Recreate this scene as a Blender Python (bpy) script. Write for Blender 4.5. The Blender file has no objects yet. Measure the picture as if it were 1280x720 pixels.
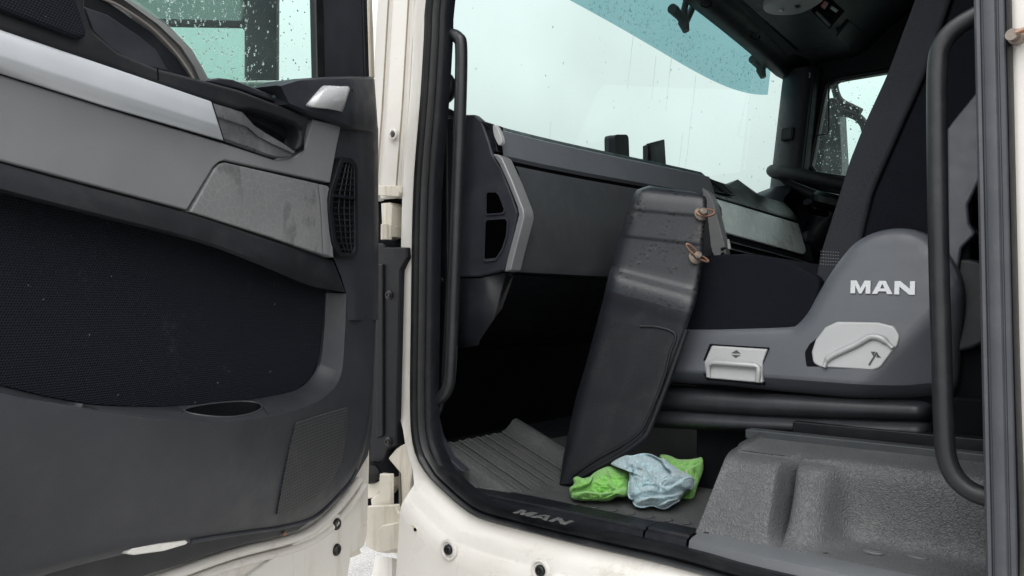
import bpy, bmesh, math, random
from mathutils import Vector, Matrix, noise
V = Vector
R = math.radians
rnd = random.Random(7)
sc = bpy.context.scene
COL = sc.collection

# ------------------------------------------------------------------ camera
# X = towards the rear of the truck, Y = across the cab (door opening at y=0), Z up (cab floor = 0)
CAM = V((0.98, -0.93, 0.33)); YAW = R(39.7); PITCH = R(1.9); FPX = 915.0
cd = bpy.data.cameras.new('camera'); cam = bpy.data.objects.new('camera', cd); COL.objects.link(cam)
cam.location = CAM; cam.rotation_euler = (R(90) + PITCH, 0, YAW)
cd.sensor_width = 36; cd.lens = 36 * FPX / 1280; cd.clip_start = 0.02; cd.clip_end = 2000
sc.camera = cam
# ------------------------------------------------------------------ overcast sky + weak soft sun
SUN_EL, SUN_AZ = R(50), R(-70)          # azimuth of the sun measured from +X, anticlockwise
w = bpy.data.worlds.new('World'); sc.world = w; w.use_nodes = True
nt = w.node_tree; nt.nodes.clear()
wo = nt.nodes.new('ShaderNodeOutputWorld'); bg = nt.nodes.new('ShaderNodeBackground')
sky = nt.nodes.new('ShaderNodeTexSky'); sky.sky_type = 'NISHITA'; sky.sun_disc = False
sky.sun_elevation = SUN_EL; sky.sun_rotation = R(90) - SUN_AZ; sky.dust_density = 6; sky.air_density = 1
hs = nt.nodes.new('ShaderNodeHueSaturation'); hs.inputs['Saturation'].default_value = 0.12
tc = nt.nodes.new('ShaderNodeTexCoord'); sx = nt.nodes.new('ShaderNodeSeparateXYZ')
mr = nt.nodes.new('ShaderNodeMapRange'); mr.inputs['To Min'].default_value = 9.0; mr.inputs['To Max'].default_value = 27.0
cmb = nt.nodes.new('ShaderNodeCombineXYZ')
mx = nt.nodes.new('ShaderNodeMix'); mx.data_type = 'RGBA'; mx.inputs['Factor'].default_value = 0.9
L = nt.links.new
L(sky.outputs[0], hs.inputs['Color']); L(tc.outputs['Generated'], sx.inputs[0]); L(sx.outputs['Z'], mr.inputs['Value'])
cn = nt.nodes.new('ShaderNodeTexNoise'); cn.inputs['Scale'].default_value = 2.2; cn.inputs['Detail'].default_value = 5; cn.inputs['Roughness'].default_value = .5
cmr = nt.nodes.new('ShaderNodeMapRange'); cmr.inputs['From Min'].default_value = .3; cmr.inputs['From Max'].default_value = .7; cmr.inputs['To Min'].default_value = .78; cmr.inputs['To Max'].default_value = 1.12
cml = nt.nodes.new('ShaderNodeMath'); cml.operation = 'MULTIPLY'
L(tc.outputs['Generated'], cn.inputs['Vector']); L(cn.outputs['Fac'], cmr.inputs['Value']); L(mr.outputs[0], cml.inputs[0]); L(cmr.outputs[0], cml.inputs[1])
for i in range(3): L(cml.outputs[0], cmb.inputs[i])
L(hs.outputs[0], mx.inputs['A']); L(cmb.outputs[0], mx.inputs['B']); L(mx.outputs['Result'], bg.inputs['Color'])
bg.inputs['Strength'].default_value = 0.1
L(bg.outputs[0], wo.inputs[0])
sd = bpy.data.lights.new('sun', 'SUN'); sd.energy = 0.8; sd.angle = R(50); sd.color = (1, .97, .93)
so = bpy.data.objects.new('sun', sd); COL.objects.link(so)
so.rotation_euler = (R(90) - SUN_EL, 0, SUN_AZ + R(90))
sc.view_settings.view_transform = 'Standard'; sc.view_settings.look = 'None'
sc.view_settings.exposure = 0.55; sc.view_settings.gamma = 1; sc.view_settings.use_curve_mapping = False
sc.cycles.max_bounces = 10; sc.cycles.transparent_max_bounces = 16; sc.cycles.transmission_bounces = 8
sc.cycles.caustics_reflective = False; sc.cycles.caustics_refractive = False

# ------------------------------------------------------------------ measuring helpers: photo pixel -> point on a real plane
M3 = cam.rotation_euler.to_matrix()
CR, CU, CF = M3 @ V((1, 0, 0)), M3 @ V((0, 1, 0)), M3 @ V((0, 0, -1))
HF = V((-math.sin(YAW), math.cos(YAW), 0))
def ray(u, v): return CF + CR * ((u - 640) / FPX) - CU * ((v - 360) / FPX)
def hit(u, v, p, n):
    d = ray(u, v); return CAM + d * ((V(p) - CAM).dot(V(n)) / d.dot(V(n)))
def PX(u, v, x): return hit(u, v, (x, 0, 0), (1, 0, 0))
def PY(u, v, y): return hit(u, v, (0, y, 0), (0, 1, 0))
def PZ(u, v, z): return hit(u, v, (0, 0, z), (0, 0, 1))
def PD(u, v, d):
    r = ray(u, v); return CAM + r * (d / r.dot(HF))
HINGE = V((0, -0.10, 0)); DE = V((math.sin(R(20)), -math.cos(R(20)), 0)); DN = V((math.cos(R(20)), math.sin(R(20)), 0))
def D(u, v, n=0.0): return hit(u, v, HINGE + DN * n, DN)
YA = V((0, 1, 0)); XA = V((1, 0, 0)); ZA = V((0, 0, 1))

# ------------------------------------------------------------------ mesh helpers
WM = {}
def wm(o): return WM.get(o.name, Matrix.Identity(4)) if o else Matrix.Identity(4)
def tag(o, label=None, cat=None, group=None, kind=None):
    if label: o['label'] = label
    if cat: o['category'] = cat
    if group: o['group'] = group
    if kind: o['kind'] = kind
    return o
def thing(name, loc, label, cat, group=None, rz=0):
    o = bpy.data.objects.new(name, None); COL.objects.link(o); o.empty_display_size = .05
    o.location = loc; o.rotation_euler = (0, 0, rz)
    WM[o.name] = Matrix.Translation(V(loc)) @ Matrix.Rotation(rz, 4, 'Z')
    return tag(o, label, cat, group)
def mk(name, vs, fs, mat, parent=None, sharp=38, bevel=None, sub=0, solid=None, uv=None):
    vs = [V(p) for p in vs]
    inv = wm(parent).inverted(); vs = [inv @ p for p in vs]
    lo = V([min(p[i] for p in vs) for i in range(3)]); hi = V([max(p[i] for p in vs) for i in range(3)])
    c = (lo + hi) / 2
    me = bpy.data.meshes.new(name); me.from_pydata([p - c for p in vs], [], fs); me.validate()
    bm = bmesh.new(); bm.from_mesh(me); bmesh.ops.remove_doubles(bm, verts=bm.verts, dist=1e-6)
    bmesh.ops.recalc_face_normals(bm, faces=bm.faces); bm.to_mesh(me); bm.free()
    for p in me.polygons: p.use_smooth = True
    me.set_sharp_from_angle(angle=R(sharp))
    o = bpy.data.objects.new(name, me); COL.objects.link(o); o.location = c
    if parent: o.parent = parent
    WM[o.name] = wm(parent) @ Matrix.Translation(c)
    me.materials.append(mat)
    if solid:
        m = o.modifiers.new('solid', 'SOLIDIFY'); m.thickness = solid; m.offset = -1
    if bevel:
        m = o.modifiers.new('bevel', 'BEVEL'); m.width = bevel; m.segments = 3; m.limit_method = 'ANGLE'; m.angle_limit = R(35); m.harden_normals = True
    if sub:
        m = o.modifiers.new('sub', 'SUBSURF'); m.levels = sub; m.render_levels = sub
    return o
def fil(pts, r, seg=5):
    """round the corners of a closed planar polygon; r = one radius or one per corner"""
    n = len(pts); out = []
    rs = r if isinstance(r, (list, tuple)) else [r] * n
    for i in range(n):
        p, a, b = V(pts[i]), V(pts[i - 1]), V(pts[(i + 1) % n])
        da, db = a - p, b - p; la, lb = da.length, db.length
        if rs[i] <= 0 or la < 1e-6 or lb < 1e-6: out.append(p); continue
        da /= la; db /= lb
        ang = da.angle(db)
        if ang > 3.05: out.append(p); continue
        t = min(rs[i] / math.tan(ang / 2), la * .48, lb * .48)
        p0, p1 = p + da * t, p + db * t
        for k in range(seg + 1):
            s = k / seg; out.append(p0 * (1 - s) ** 2 + p * 2 * s * (1 - s) + p1 * s * s)
    return out
def cr(pts, n=6, closed=False):
    """Catmull-Rom curve through points"""
    pts = [V(p) for p in pts]; m = len(pts); out = []
    segs = m if closed else m - 1
    for i in range(segs):
        p1, p2 = pts[i], pts[(i + 1) % m]
        p0 = pts[i - 1] if (closed or i > 0) else p1 * 2 - p2
        p3 = pts[(i + 2) % m] if (closed or i + 2 < m) else p2 * 2 - p1
        for k in range(n):
            t = k / n
            out.append(.5 * ((2 * p1) + (p2 - p0) * t + (2 * p0 - 5 * p1 + 4 * p2 - p3) * t * t + (3 * p1 - p0 - 3 * p2 + p3) * t ** 3))
    if not closed: out.append(pts[-1].copy())
    return out
def prism(name, poly, off, mat, parent=None, bevel=.002, r=0, **k):
    if r: poly = fil(poly, r)
    n = len(poly); off = V(off)
    vs = [V(p) for p in poly] + [V(p) + off for p in poly]
    fs = [list(range(n)), list(range(2 * n - 1, n - 1, -1))] + [[i, (i + 1) % n, n + (i + 1) % n, n + i] for i in range(n)]
    return mk(name, vs, fs, mat, parent, bevel=bevel, **k)
def bag():
    return [[], []]
def bag_prism(b, poly, off):
    n = len(poly); o = len(b[0]); off = V(off)
    b[0] += [V(p) for p in poly] + [V(p) + off for p in poly]
    b[1] += [[o + i for i in range(n)], [o + i for i in range(2 * n - 1, n - 1, -1)]] + [[o + i, o + (i + 1) % n, o + n + (i + 1) % n, o + n + i] for i in range(n)]
def boxpts(lo, hi):
    x0, y0, z0 = lo; x1, y1, z1 = hi
    return [V((x0, y0, z0)), V((x1, y0, z0)), V((x1, y1, z0)), V((x0, y1, z0))], V((0, 0, z1 - z0))
def box(name, lo, hi, mat, parent=None, bevel=.004, **k):
    p, o = boxpts(lo, hi); return prism(name, p, o, mat, parent, bevel, **k)
def loft(name, rows, mat, parent=None, closed=False, caps=False, sharp=45, **k):
    vs = []; fs = []; m = len(rows[0])
    for r_ in rows: vs += [V(p) for p in r_]
    for i in range(len(rows) - 1):
        for j in range(m if closed else m - 1):
            a, b = i * m + j, i * m + (j + 1) % m
            fs.append([a, b, b + m, a + m])
    if caps:
        fs.append(list(range(m))); fs.append(list(range(len(vs) - 1, len(vs) - m - 1, -1)))
    return mk(name, vs, fs, mat, parent, sharp=sharp, **k)
def surf(name, rows, mat, parent=None, nu=4, nv=4, **k):
    """smooth surface through a grid of control points"""
    rr = [cr(r_, nu) for r_ in rows]
    cols = [cr([r_[j] for r_ in rr], nv) for j in range(len(rr[0]))]
    return loft(name, [[c[i] for c in cols] for i in range(len(cols[0]))], mat, parent, **k)
def frames(path):
    n = len(path); T = [(path[min(i + 1, n - 1)] - path[max(i - 1, 0)]).normalized() for i in range(n)]
    up = ZA if abs(T[0].z) < .8 else XA
    a = (up - T[0] * up.dot(T[0])).normalized(); out = []
    for t in T:
        a = (a - t * a.dot(t)).normalized(); out.append((a, t.cross(a)))
    return out
def tube_data(path, r, seg=10):
    path = [V(p) for p in path]; vs = []; fs = []; fr = frames(path); n = len(path)
    for i, p in enumerate(path):
        a, b = fr[i]; rr = r[i] if isinstance(r, (list, tuple)) else r
        for k in range(seg):
            t = 2 * math.pi * k / seg; vs.append(p + a * (math.cos(t) * rr) + b * (math.sin(t) * rr))
    for i in range(n - 1):
        for k in range(seg):
            q = i * seg + k; s = i * seg + (k + 1) % seg; fs.append([q, s, s + seg, q + seg])
    fs.append(list(range(seg))[::-1]); fs.append(list(range((n - 1) * seg, n * seg)))
    return vs, fs
def tube(name, path, r, mat, parent=None, seg=12, **k):
    vs, fs = tube_data(path, r, seg); return mk(name, vs, fs, mat, parent, sharp=60, **k)
def bag_add(b, vf):
    o = len(b[0]); b[0] += vf[0]; b[1] += [[o + i for i in f] for f in vf[1]]
def lathe(name, base, axis, prof, mat, parent=None, seg=20, sharp=40, **k):
    """prof: list of (radius, height along axis)"""
    ax = V(axis).normalized(); up = ZA if abs(ax.z) < .9 else XA
    a = (up - ax * up.dot(ax)).normalized(); b = ax.cross(a); base = V(base)
    rows = [[base + ax * h + (a * math.cos(2 * math.pi * q / seg) + b * math.sin(2 * math.pi * q / seg)) * max(r_, 1e-4) for q in range(seg)] for r_, h in prof]
    return loft(name, rows, mat, parent, closed=True, caps=True, sharp=sharp, **k)
def ringplate(name, outer, inner, off, mat, parent=None, bevel=None):
    """flat ring between two loops with equal point counts, with thickness"""
    o2 = [V(p) + V(off) for p in outer]; i2 = [V(p) + V(off) for p in inner]
    return loft(name, [outer, o2, i2, inner, outer], mat, parent, closed=True, sharp=30, bevel=bevel)
def resample(pts, n, closed=True):
    pts = [V(p) for p in pts]; q = pts + ([pts[0]] if closed else [])
    ln = [0]
    for a, b in zip(q, q[1:]): ln.append(ln[-1] + (b - a).length)
    out = []; j = 0; tot = ln[-1]; m = n if closed else n - 1
    for i in range(n):
        t = tot * i / m
        while j < len(ln) - 2 and ln[j + 1] < t: j += 1
        d = ln[j + 1] - ln[j]; out.append(q[j].lerp(q[j + 1], (t - ln[j]) / d if d > 1e-9 else 0))
    return out
def dome_drops(name, sampler, count, rmin, rmax, mat, parent, flat=.7):
    vs = []; fs = []
    for _ in range(count):
        s = sampler()
        if s is None: continue
        p, n = s; n = n.normalized(); up = ZA if abs(n.z) < .9 else XA
        a = (up - n * up.dot(n)).normalized(); b = n.cross(a)
        r_ = rmin + (rmax - rmin) * rnd.random() ** 3; st = 1 + .5 * rnd.random() ** 2; o = len(vs); S = 8
        for rr, h in ((1, 0), (.8, .6), (.4, .93)):
            for k in range(S):
                t = 2 * math.pi * k / S; j = 1 + .12 * math.sin(2 * t + r_ * 9e4)
                vs.append(p + a * (math.cos(t) * r_ * rr * st * j) + b * (math.sin(t) * r_ * rr * j) + n * (h * r_ * flat))
        vs.append(p + n * (r_ * flat))
        for q in range(2):
            for k in range(S):
                x, y = o + q * S + k, o + q * S + (k + 1) % S; fs.append([x, y, y + S, x + S])
        for k in range(S): fs.append([o + 2 * S + k, o + 2 * S + (k + 1) % S, o + 3 * S])
        fs.append([o + k for k in range(S)][::-1])
    o = mk(name, vs, fs, mat, parent, sharp=80); o['kind'] = 'stuff'; return o

# ------------------------------------------------------------------ materials
def newmat(name):
    m = bpy.data.materials.new(name); m.use_nodes = True; n = m.node_tree.nodes; n.clear()
    out = n.new('ShaderNodeOutputMaterial'); b = n.new('ShaderNodeBsdfPrincipled'); m.node_tree.links.new(b.outputs[0], out.inputs[0])
    return m, m.node_tree, b, out
def nz(t, scale, detail=3, rough=.6, stretch=None):
    co = t.nodes.new('ShaderNodeTexCoord'); n = t.nodes.new('ShaderNodeTexNoise')
    n.inputs['Scale'].default_value = scale; n.inputs['Detail'].default_value = detail; n.inputs['Roughness'].default_value = rough
    if stretch:
        mp = t.nodes.new('ShaderNodeMapping'); mp.inputs['Scale'].default_value = stretch
        t.links.new(co.outputs['Object'], mp.inputs[0]); t.links.new(mp.outputs[0], n.inputs['Vector'])
    else: t.links.new(co.outputs['Object'], n.inputs['Vector'])
    return n.outputs['Fac']
def ramp(t, fac, a, b, lo=0.0, hi=1.0):
    m = t.nodes.new('ShaderNodeMapRange'); m.inputs['From Min'].default_value = a; m.inputs['From Max'].default_value = b
    m.inputs['To Min'].default_value = lo; m.inputs['To Max'].default_value = hi; t.links.new(fac, m.inputs['Value']); return m.outputs[0]
def mixc(t, fac, a, b):
    m = t.nodes.new('ShaderNodeMix'); m.data_type = 'RGBA'; t.links.new(fac, m.inputs['Factor'])
    for s, x in (('A', a), ('B', b)):
        if isinstance(x, (tuple, list)): m.inputs[s].default_value = (*x, 1)
        else: t.links.new(x, m.inputs[s])
    return m.outputs['Result']
def bump(t, b, h, dist, strength=1.0, prev=None):
    n = t.nodes.new('ShaderNodeBump'); n.inputs['Distance'].default_value = dist; n.inputs['Strength'].default_value = strength
    t.links.new(h, n.inputs['Height'])
    if prev: t.links.new(prev, n.inputs['Normal'])
    t.links.new(n.outputs[0], b.inputs['Normal']); return n.outputs[0]
def plastic(name, col, rough=.5, grain=900, gd=.00015, var=.25, dust=0.0, dustcol=(.22, .21, .2), spec=.5, metal=0, scr=0.0):
    m, t, b, o = newmat(name)
    f = ramp(t, nz(t, 9, 4), .3, .7); c = mixc(t, f, tuple(x * (1 - var) for x in col), tuple(x * (1 + var) for x in col))
    if dust:
        d = ramp(t, nz(t, 22, 6, .75), .5, .85, 0, dust); c = mixc(t, d, c, dustcol)
        sp = ramp(t, nz(t, 260, 2), .74, .80, 0, min(1, dust * 1.6)); c = mixc(t, sp, c, dustcol)
    if scr:
        s_ = ramp(t, nz(t, 14, 5, .8, (1, .12, 3)), .66, .72, 0, scr); c = mixc(t, s_, c, dustcol)
    t.links.new(c, b.inputs['Base Color'])
    t.links.new(ramp(t, nz(t, 30, 3), .3, .7, max(.05, rough - .07), rough + .08), b.inputs['Roughness'])
    b.inputs['Specular IOR Level'].default_value = spec; b.inputs['Metallic'].default_value = metal
    if grain: bump(t, b, nz(t, grain, 2), gd)
    return m
def fabric(name, col, scale=520, gd=.0006, lint=.0):
    m, t, b, o = newmat(name); co = t.nodes.new('ShaderNodeTexCoord')
    vo = t.nodes.new('ShaderNodeTexVoronoi'); vo.inputs['Scale'].default_value = scale; t.links.new(co.outputs['Object'], vo.inputs['Vector'])
    f = ramp(t, vo.outputs['Distance'], 0, .7); c = mixc(t, f, tuple(x * 1.5 for x in col), tuple(x * .5 for x in col))
    f2 = ramp(t, nz(t, 6, 4), .3, .7); c = mixc(t, f2, c, tuple(x * .9 for x in col))
    if lint:
        l = ramp(t, nz(t, 190, 2), .73, .79, 0, lint); c = mixc(t, l, c, (.25, .25, .25))
        l = ramp(t, nz(t, 16, 6, .8), .58, .85, 0, lint * .5); c = mixc(t, l, c, (.08, .08, .085))
    t.links.new(c, b.inputs['Base Color']); b.inputs['Roughness'].default_value = .95; b.inputs['Specular IOR Level'].default_value = .04
    b.inputs['Sheen Weight'].default_value = .0; b.inputs['Sheen Roughness'].default_value = .6
    bump(t, b, vo.outputs['Distance'], -gd); return m
def paint(name, col, dirt=.5):
    m, t, b, o = newmat(name)
    d = ramp(t, nz(t, 7, 7, .7), .45, .8, 0, dirt * .5); c = mixc(t, d, col, (.42, .37, .29))
    g = ramp(t, nz(t, 16, 6, .75, (1, 1, .12)), .55, .78, 0, dirt); c = mixc(t, g, c, (.30, .24, .17))
    s = ramp(t, nz(t, 300, 2), .76, .8, 0, dirt); c = mixc(t, s, c, (.12, .09, .07))
    t.links.new(c, b.inputs['Base Color']); t.links.new(ramp(t, nz(t, 25, 4), .3, .7, .25, .5), b.inputs['Roughness'])
    b.inputs['Coat Weight'].default_value = .3; b.inputs['Coat Roughness'].default_value = .15
    bump(t, b, nz(t, 250, 3), .0001); return m
def glass(name, tint, spec=.06, dirt=0.0):
    m, t, b, o = newmat(name); t.nodes.remove(b)
    tr = t.nodes.new('ShaderNodeBsdfTransparent'); gl = t.nodes.new('ShaderNodeBsdfGlossy'); mxs = t.nodes.new('ShaderNodeMixShader')
    fr = t.nodes.new('ShaderNodeFresnel'); ge = t.nodes.new('ShaderNodeNewGeometry')   # thin sheet: same reflection from both sides
    t.links.new(ramp(t, ge.outputs['Backfacing'], 0, 1, 1.35, 1 / 1.35), fr.inputs['IOR'])
    gl.inputs['Roughness'].default_value = .02; tr.inputs['Color'].default_value = (*tint, 1)
    if dirt:
        df = t.nodes.new('ShaderNodeBsdfTranslucent'); df.inputs['Color'].default_value = (.7, .75, .74, 1)
        m2 = t.nodes.new('ShaderNodeMixShader'); t.links.new(ramp(t, nz(t, 5, 6, .7), .35, .8, dirt * .3, dirt), m2.inputs[0])
        t.links.new(tr.outputs[0], m2.inputs[1]); t.links.new(df.outputs[0], m2.inputs[2]); base = m2.outputs[0]
    else: base = tr.outputs[0]
    t.links.new(fr.outputs[0], mxs.inputs[0]); t.links.new(base, mxs.inputs[1]); t.links.new(gl.outputs[0], mxs.inputs[2])
    t.links.new(mxs.outputs[0], o.inputs[0]); return m
def water():
    m, t, b, o = newmat('water drops'); b.inputs['Base Color'].default_value = (.93, .97, .96, 1)
    b.inputs['Transmission Weight'].default_value = 1; b.inputs['Roughness'].default_value = .02; b.inputs['IOR'].default_value = 1.33; return m
M = {}
M['trim'] = plastic('door trim plastic', (.029, .031, .037), .46, 700, .00022, var=.12, dust=.05, scr=.03, spec=.40)
M['trim2'] = plastic('dark grey plastic', (.026, .0285, .036), .48, 800, .0002, dust=.07, spec=.3)
M['black'] = plastic('black plastic', (.008, .009, .012), .42, 800, .0002, dust=.06, spec=.25)
M['soft'] = plastic('soft black rail', (.011, .012, .015), .6, 1100, .0003, dust=.08, spec=.25)
M['rubber'] = plastic('black rubber', (.006, .0066, .008), .36, 0, 0, dust=.08, spec=.45)
M['dark'] = plastic('footwell black', (.007, .0075, .0095), .9, 0, 0, spec=.05)
M['grey'] = plastic('grey door panel', (.165, .169, .178), .48, 1300, .0002, var=.07, dust=.15, dustcol=(.25, .24, .22), scr=.08, spec=.3)
def lidmat():
    m, t, b, o = newmat('grey textured lid with wet stains')
    c = mixc(t, ramp(t, nz(t, 9, 4), .3, .7), (.155, .158, .164), (.195, .198, .203))
    s = ramp(t, nz(t, 26, 3, .5, (1, 1, .6)), .585, .64, 0, .55); c = mixc(t, s, c, (.085, .086, .088))
    co = t.nodes.new('ShaderNodeTexCoord'); vo = t.nodes.new('ShaderNodeTexVoronoi'); vo.feature = 'DISTANCE_TO_EDGE'; vo.inputs['Scale'].default_value = 95
    t.links.new(co.outputs['Object'], vo.inputs['Vector']); k = ramp(t, vo.outputs['Distance'], 0, .06, .3, 0); c = mixc(t, k, c, (.30, .30, .30))
    t.links.new(c, b.inputs['Base Color']); b.inputs['Roughness'].default_value = .5; b.inputs['Specular IOR Level'].default_value = .3; bump(t, b, nz(t, 1500, 2), .0003); return m
M['lidgrey'] = lidmat()
M['silver'] = plastic('silver strip', (.49, .515, .55), .36, 0, 0, var=.05, metal=.15, dust=.08)
M['satin'] = plastic('satin light grey', (.44, .447, .455), .42, 900, .00008, var=.06, dust=.15, dustcol=(.35, .34, .32), metal=.2)
M['chrome'] = plastic('polished silver', (.58, .59, .61), .28, 0, 0, var=.03, metal=.25)
def weave():
    m, t, b, o = newmat('black mesh fabric'); co = t.nodes.new('ShaderNodeTexCoord'); sx_ = t.nodes.new('ShaderNodeSeparateXYZ'); t.links.new(co.outputs['Object'], sx_.inputs[0]); ws_ = []
    def mth(op, x, y):
        n = t.nodes.new('ShaderNodeMath'); n.operation = op
        for k, q in ((0, x), (1, y)):
            if q is None: continue
            if isinstance(q, (int, float)): n.inputs[k].default_value = q
            else: t.links.new(q, n.inputs[k])
        return n.outputs[0]
    w1 = mth('SINE', mth('MULTIPLY', mth('ADD', sx_.outputs['X'], mth('MULTIPLY', sx_.outputs['Z'], .5)), 2 * math.pi / .0029), None)
    w2 = mth('SINE', mth('MULTIPLY', sx_.outputs['Z'], 2 * math.pi / .0025), None)
    h = ramp(t, mth('ADD', w1, w2), -1.6, 1.4)
    c = mixc(t, h, (.007, .0078, .0108), (.0185, .0205, .027))
    c = mixc(t, ramp(t, nz(t, 7, 5, .7), .4, .75, 0, .5), c, (.014, .0155, .021))
    c = mixc(t, ramp(t, nz(t, 150, 2), .735, .78, 0, .5), c, (.20, .20, .20)); c = mixc(t, ramp(t, nz(t, 18, 6, .85), .60, .85, 0, .22), c, (.13, .13, .13))
    t.links.new(c, b.inputs['Base Color']); b.inputs['Roughness'].default_value = .95; b.inputs['Specular IOR Level'].default_value = .05; bump(t, b, h, .0006); return m
M['fabric'] = weave()
M['cushion'] = fabric('black seat fabric', (.0115, .013, .0175), 900, .0005, lint=.22)
M['bolster'] = fabric('grey brown bolster fabric', (.038, .041, .048), 900, .0004, lint=.15)
M['seat'] = plastic('seat shell grey', (.082, .088, .104), .40, 900, .00015, var=.06, dust=.10)
M['bellows'] = plastic('seat bellows', (.026, .028, .033), .45, 600, .0002, dust=.10, spec=.4)
M['dash'] = plastic('dash grey', (.046, .051, .056), .5, 900, .0002, var=.15, dust=.12, scr=.05, spec=.35)
M['dashband'] = plastic('dash upper band', (.115, .128, .144), .48, 900, .0002, var=.08, dust=.1)
M['lid'] = plastic('centre lid', (.72, .80, .785), .3, 600, .0001, var=.05, dust=.04)  # grey lid; the windscreen's reflection is put into this pale mint colour
M['white'] = paint('white body paint', (.66, .645, .61), .55)
M['whited'] = paint('dirty white jamb', (.66, .625, .54), .9)
M['glass'] = glass('windscreen glass', (.41, .497, .48), dirt=.05)
M['sideglass'] = glass('side window glass', (.67, .775, .75), dirt=.05)
M['visor'] = glass('teal visor acrylic', (.31, .53, .57), dirt=.12)
M['water'] = water()
M['bolt'] = plastic('dark bolt', (.05, .05, .05), .35, 0, 0, metal=.7, dust=.3)
M['rust'] = plastic('rusty zinc', (.27, .165, .115), .45, 300, .0005, var=.4, metal=.75, dust=.3, dustcol=(.24, .10, .04))
M['zinc'] = plastic('zinc', (.24, .205, .18), .45, 300, .0003, var=.3, metal=.6, dust=.3, dustcol=(.2, .1, .05))
M['sillgrey'] = plastic('smooth sill grey', (.105, .111, .12), .38, 900, .0001, var=.08, dust=.12)
M['trimsilver'] = plastic('satin trim silver', (.20, .207, .215), .4, 900, .0001, var=.06, metal=.2)
M['bead'] = plastic('dull metal bead', (.20, .185, .175), .45, 200, .0002, var=.2, metal=.0)
M['dullgrey'] = plastic('dull grey print', (.10, .10, .10), .5, 300, .0002, var=.3, dust=.3)
M['seam'] = plastic('old sealant seam', (.30, .26, .20), .7, 200, .0006, var=.4, dust=.4, dustcol=(.14, .11, .08))
M['greyrubber'] = plastic('lit grey rubber', (.050, .054, .064), .5, 400, .0002, var=.12, dust=.14)  # paler than the seal: light falling on the strip is in the colour
M['sidegrey'] = plastic('warm grey console side', (.20, .20, .205), .45, 700, .0002, var=.1, dust=.12)
M['shell2'] = plastic('dark grey back shell', (.060, .065, .080), .45, 900, .00015, var=.06)
M['grip'] = plastic('handle grip rubber', (.013, .0142, .0170), .38, 900, .0001, var=.1, dust=.1, spec=.45)
M['void'] = plastic('recess shade black', (.0012, .0012, .0015), .95, 0, 0, spec=0)  # painted shade for the dash end vents and the cup floor
M['clear'] = plastic('clear lens', (.62, .61, .58), .2, 60, .002, var=.1)
M['red'] = plastic('red button', (.35, .01, .02), .4, 0, 0)
M['icon'] = plastic('icon print', (.06, .06, .06), .6, 0, 0)
M['mirror'] = plastic('mirror glass', (.8, .85, .83), .03, 0, 0, var=.02, metal=1)
# ================================================================== setting
def ground_mat():
    m, t, b, o = newmat('wet yard asphalt')
    f = ramp(t, nz(t, 3, 8, .7), .35, .65); c = mixc(t, f, (.13, .125, .12), (.24, .235, .23))
    f2 = ramp(t, nz(t, 60, 4), .5, .7); c = mixc(t, f2, c, (.40, .40, .39))
    t.links.new(c, b.inputs['Base Color']); b.inputs['Roughness'].default_value = .45
    bump(t, b, nz(t, 60, 5), .01); return m
S = 300.0
g = mk('ground', [(-S, -S, -1.25), (S, -S, -1.25), (S, S, -1.25), (-S, S, -1.25)], [[0, 1, 2, 3]], ground_mat())
g['kind'] = 'structure'

# ================================================================== truck cab shell
cab = thing('truck_cab', (0.4, 1.08, -.3), 'white truck cab body framing the open doorway, with windscreen and black seals', 'truck cab')
# outline of the door opening (edge between white body and black seal) on y = 0
ap = [(537, 0), (530, 120), (521, 240), (518, 400), (517, 500), (519, 545), (527, 575), (543, 598), (562, 616), (580, 632), (605, 647), (660, 662), (720, 677), (820, 700), (880, 716)]
apw = [PY(u, v, 0) for u, v in ap]
zs = apw[-1].z
topA = apw[0] + (apw[0] - apw[2]) * 2.2
bx = PY(1271, 360, 0).x
path = [V((topA.x + .02, 0, 1.42)), V((topA.x - .01, 0, 1.30))] + [p for p in cr(apw, 3)] + [V((.6, 0, zs - .003)), V((.75, 0, zs - .003)), V((bx - .07, 0, zs)), V((bx - .02, 0, zs + .02)), V((bx, 0, zs + .07)),
        V((bx, 0, .3)), V((bx, 0, .8)), V((bx, 0, 1.3)), V((bx - .03, 0, 1.42)), V((bx - .10, 0, 1.47)), V((.4, 0, 1.48)), V((topA.x + .10, 0, 1.47))]
path = resample(cr(path, 4, True), 220)
NP = len(path); cen = V((.45, 0, .7)); inw = []
for i in range(NP):
    t = (path[(i + 1) % NP] - path[i - 1]).normalized(); n = V((-t.z, 0, t.x))
    if n.dot(cen - path[i]) < 0: n = -n
    inw.append(n)
ZC = PY(525, 582, 0).z
def ringsweep(name, prof, mat, parent, alt=None, low=1.0, **k):
    rows = []
    for i in range(NP):
        p, n = path[i], inw[i]; w_ = max(0, min(1, (ZC - p.z) / .022))   # 1 along the sill
        w_ = w_ * w_ * (3 - 2 * w_)
        pr = prof if not alt else [(a[0] * w_ + b[0] * (1 - w_), a[1] * w_ + b[1] * (1 - w_)) for a, b in zip(prof, alt)]
        lw_ = 1 - (1 - low) * w_
        if n.x < -.5 and name != 'door_frame': lw_ *= .62
        if name == 'door_frame' and n.x > 0: lw_ = 1 - .50 * max(0, min(1, (n.z - .05) / .10)) * max(0, min(1, (.97 - n.z) / .4))
        rows.append([p + n * max(a, -.042) * lw_ + ZA * min(0, a + .042) * w_ + YA * (b + (1 - lw_) * a * .5) for a, b in pr])
    rows.append(rows[0])
    return loft(name, rows, mat, parent, sharp=50, **k)
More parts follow.
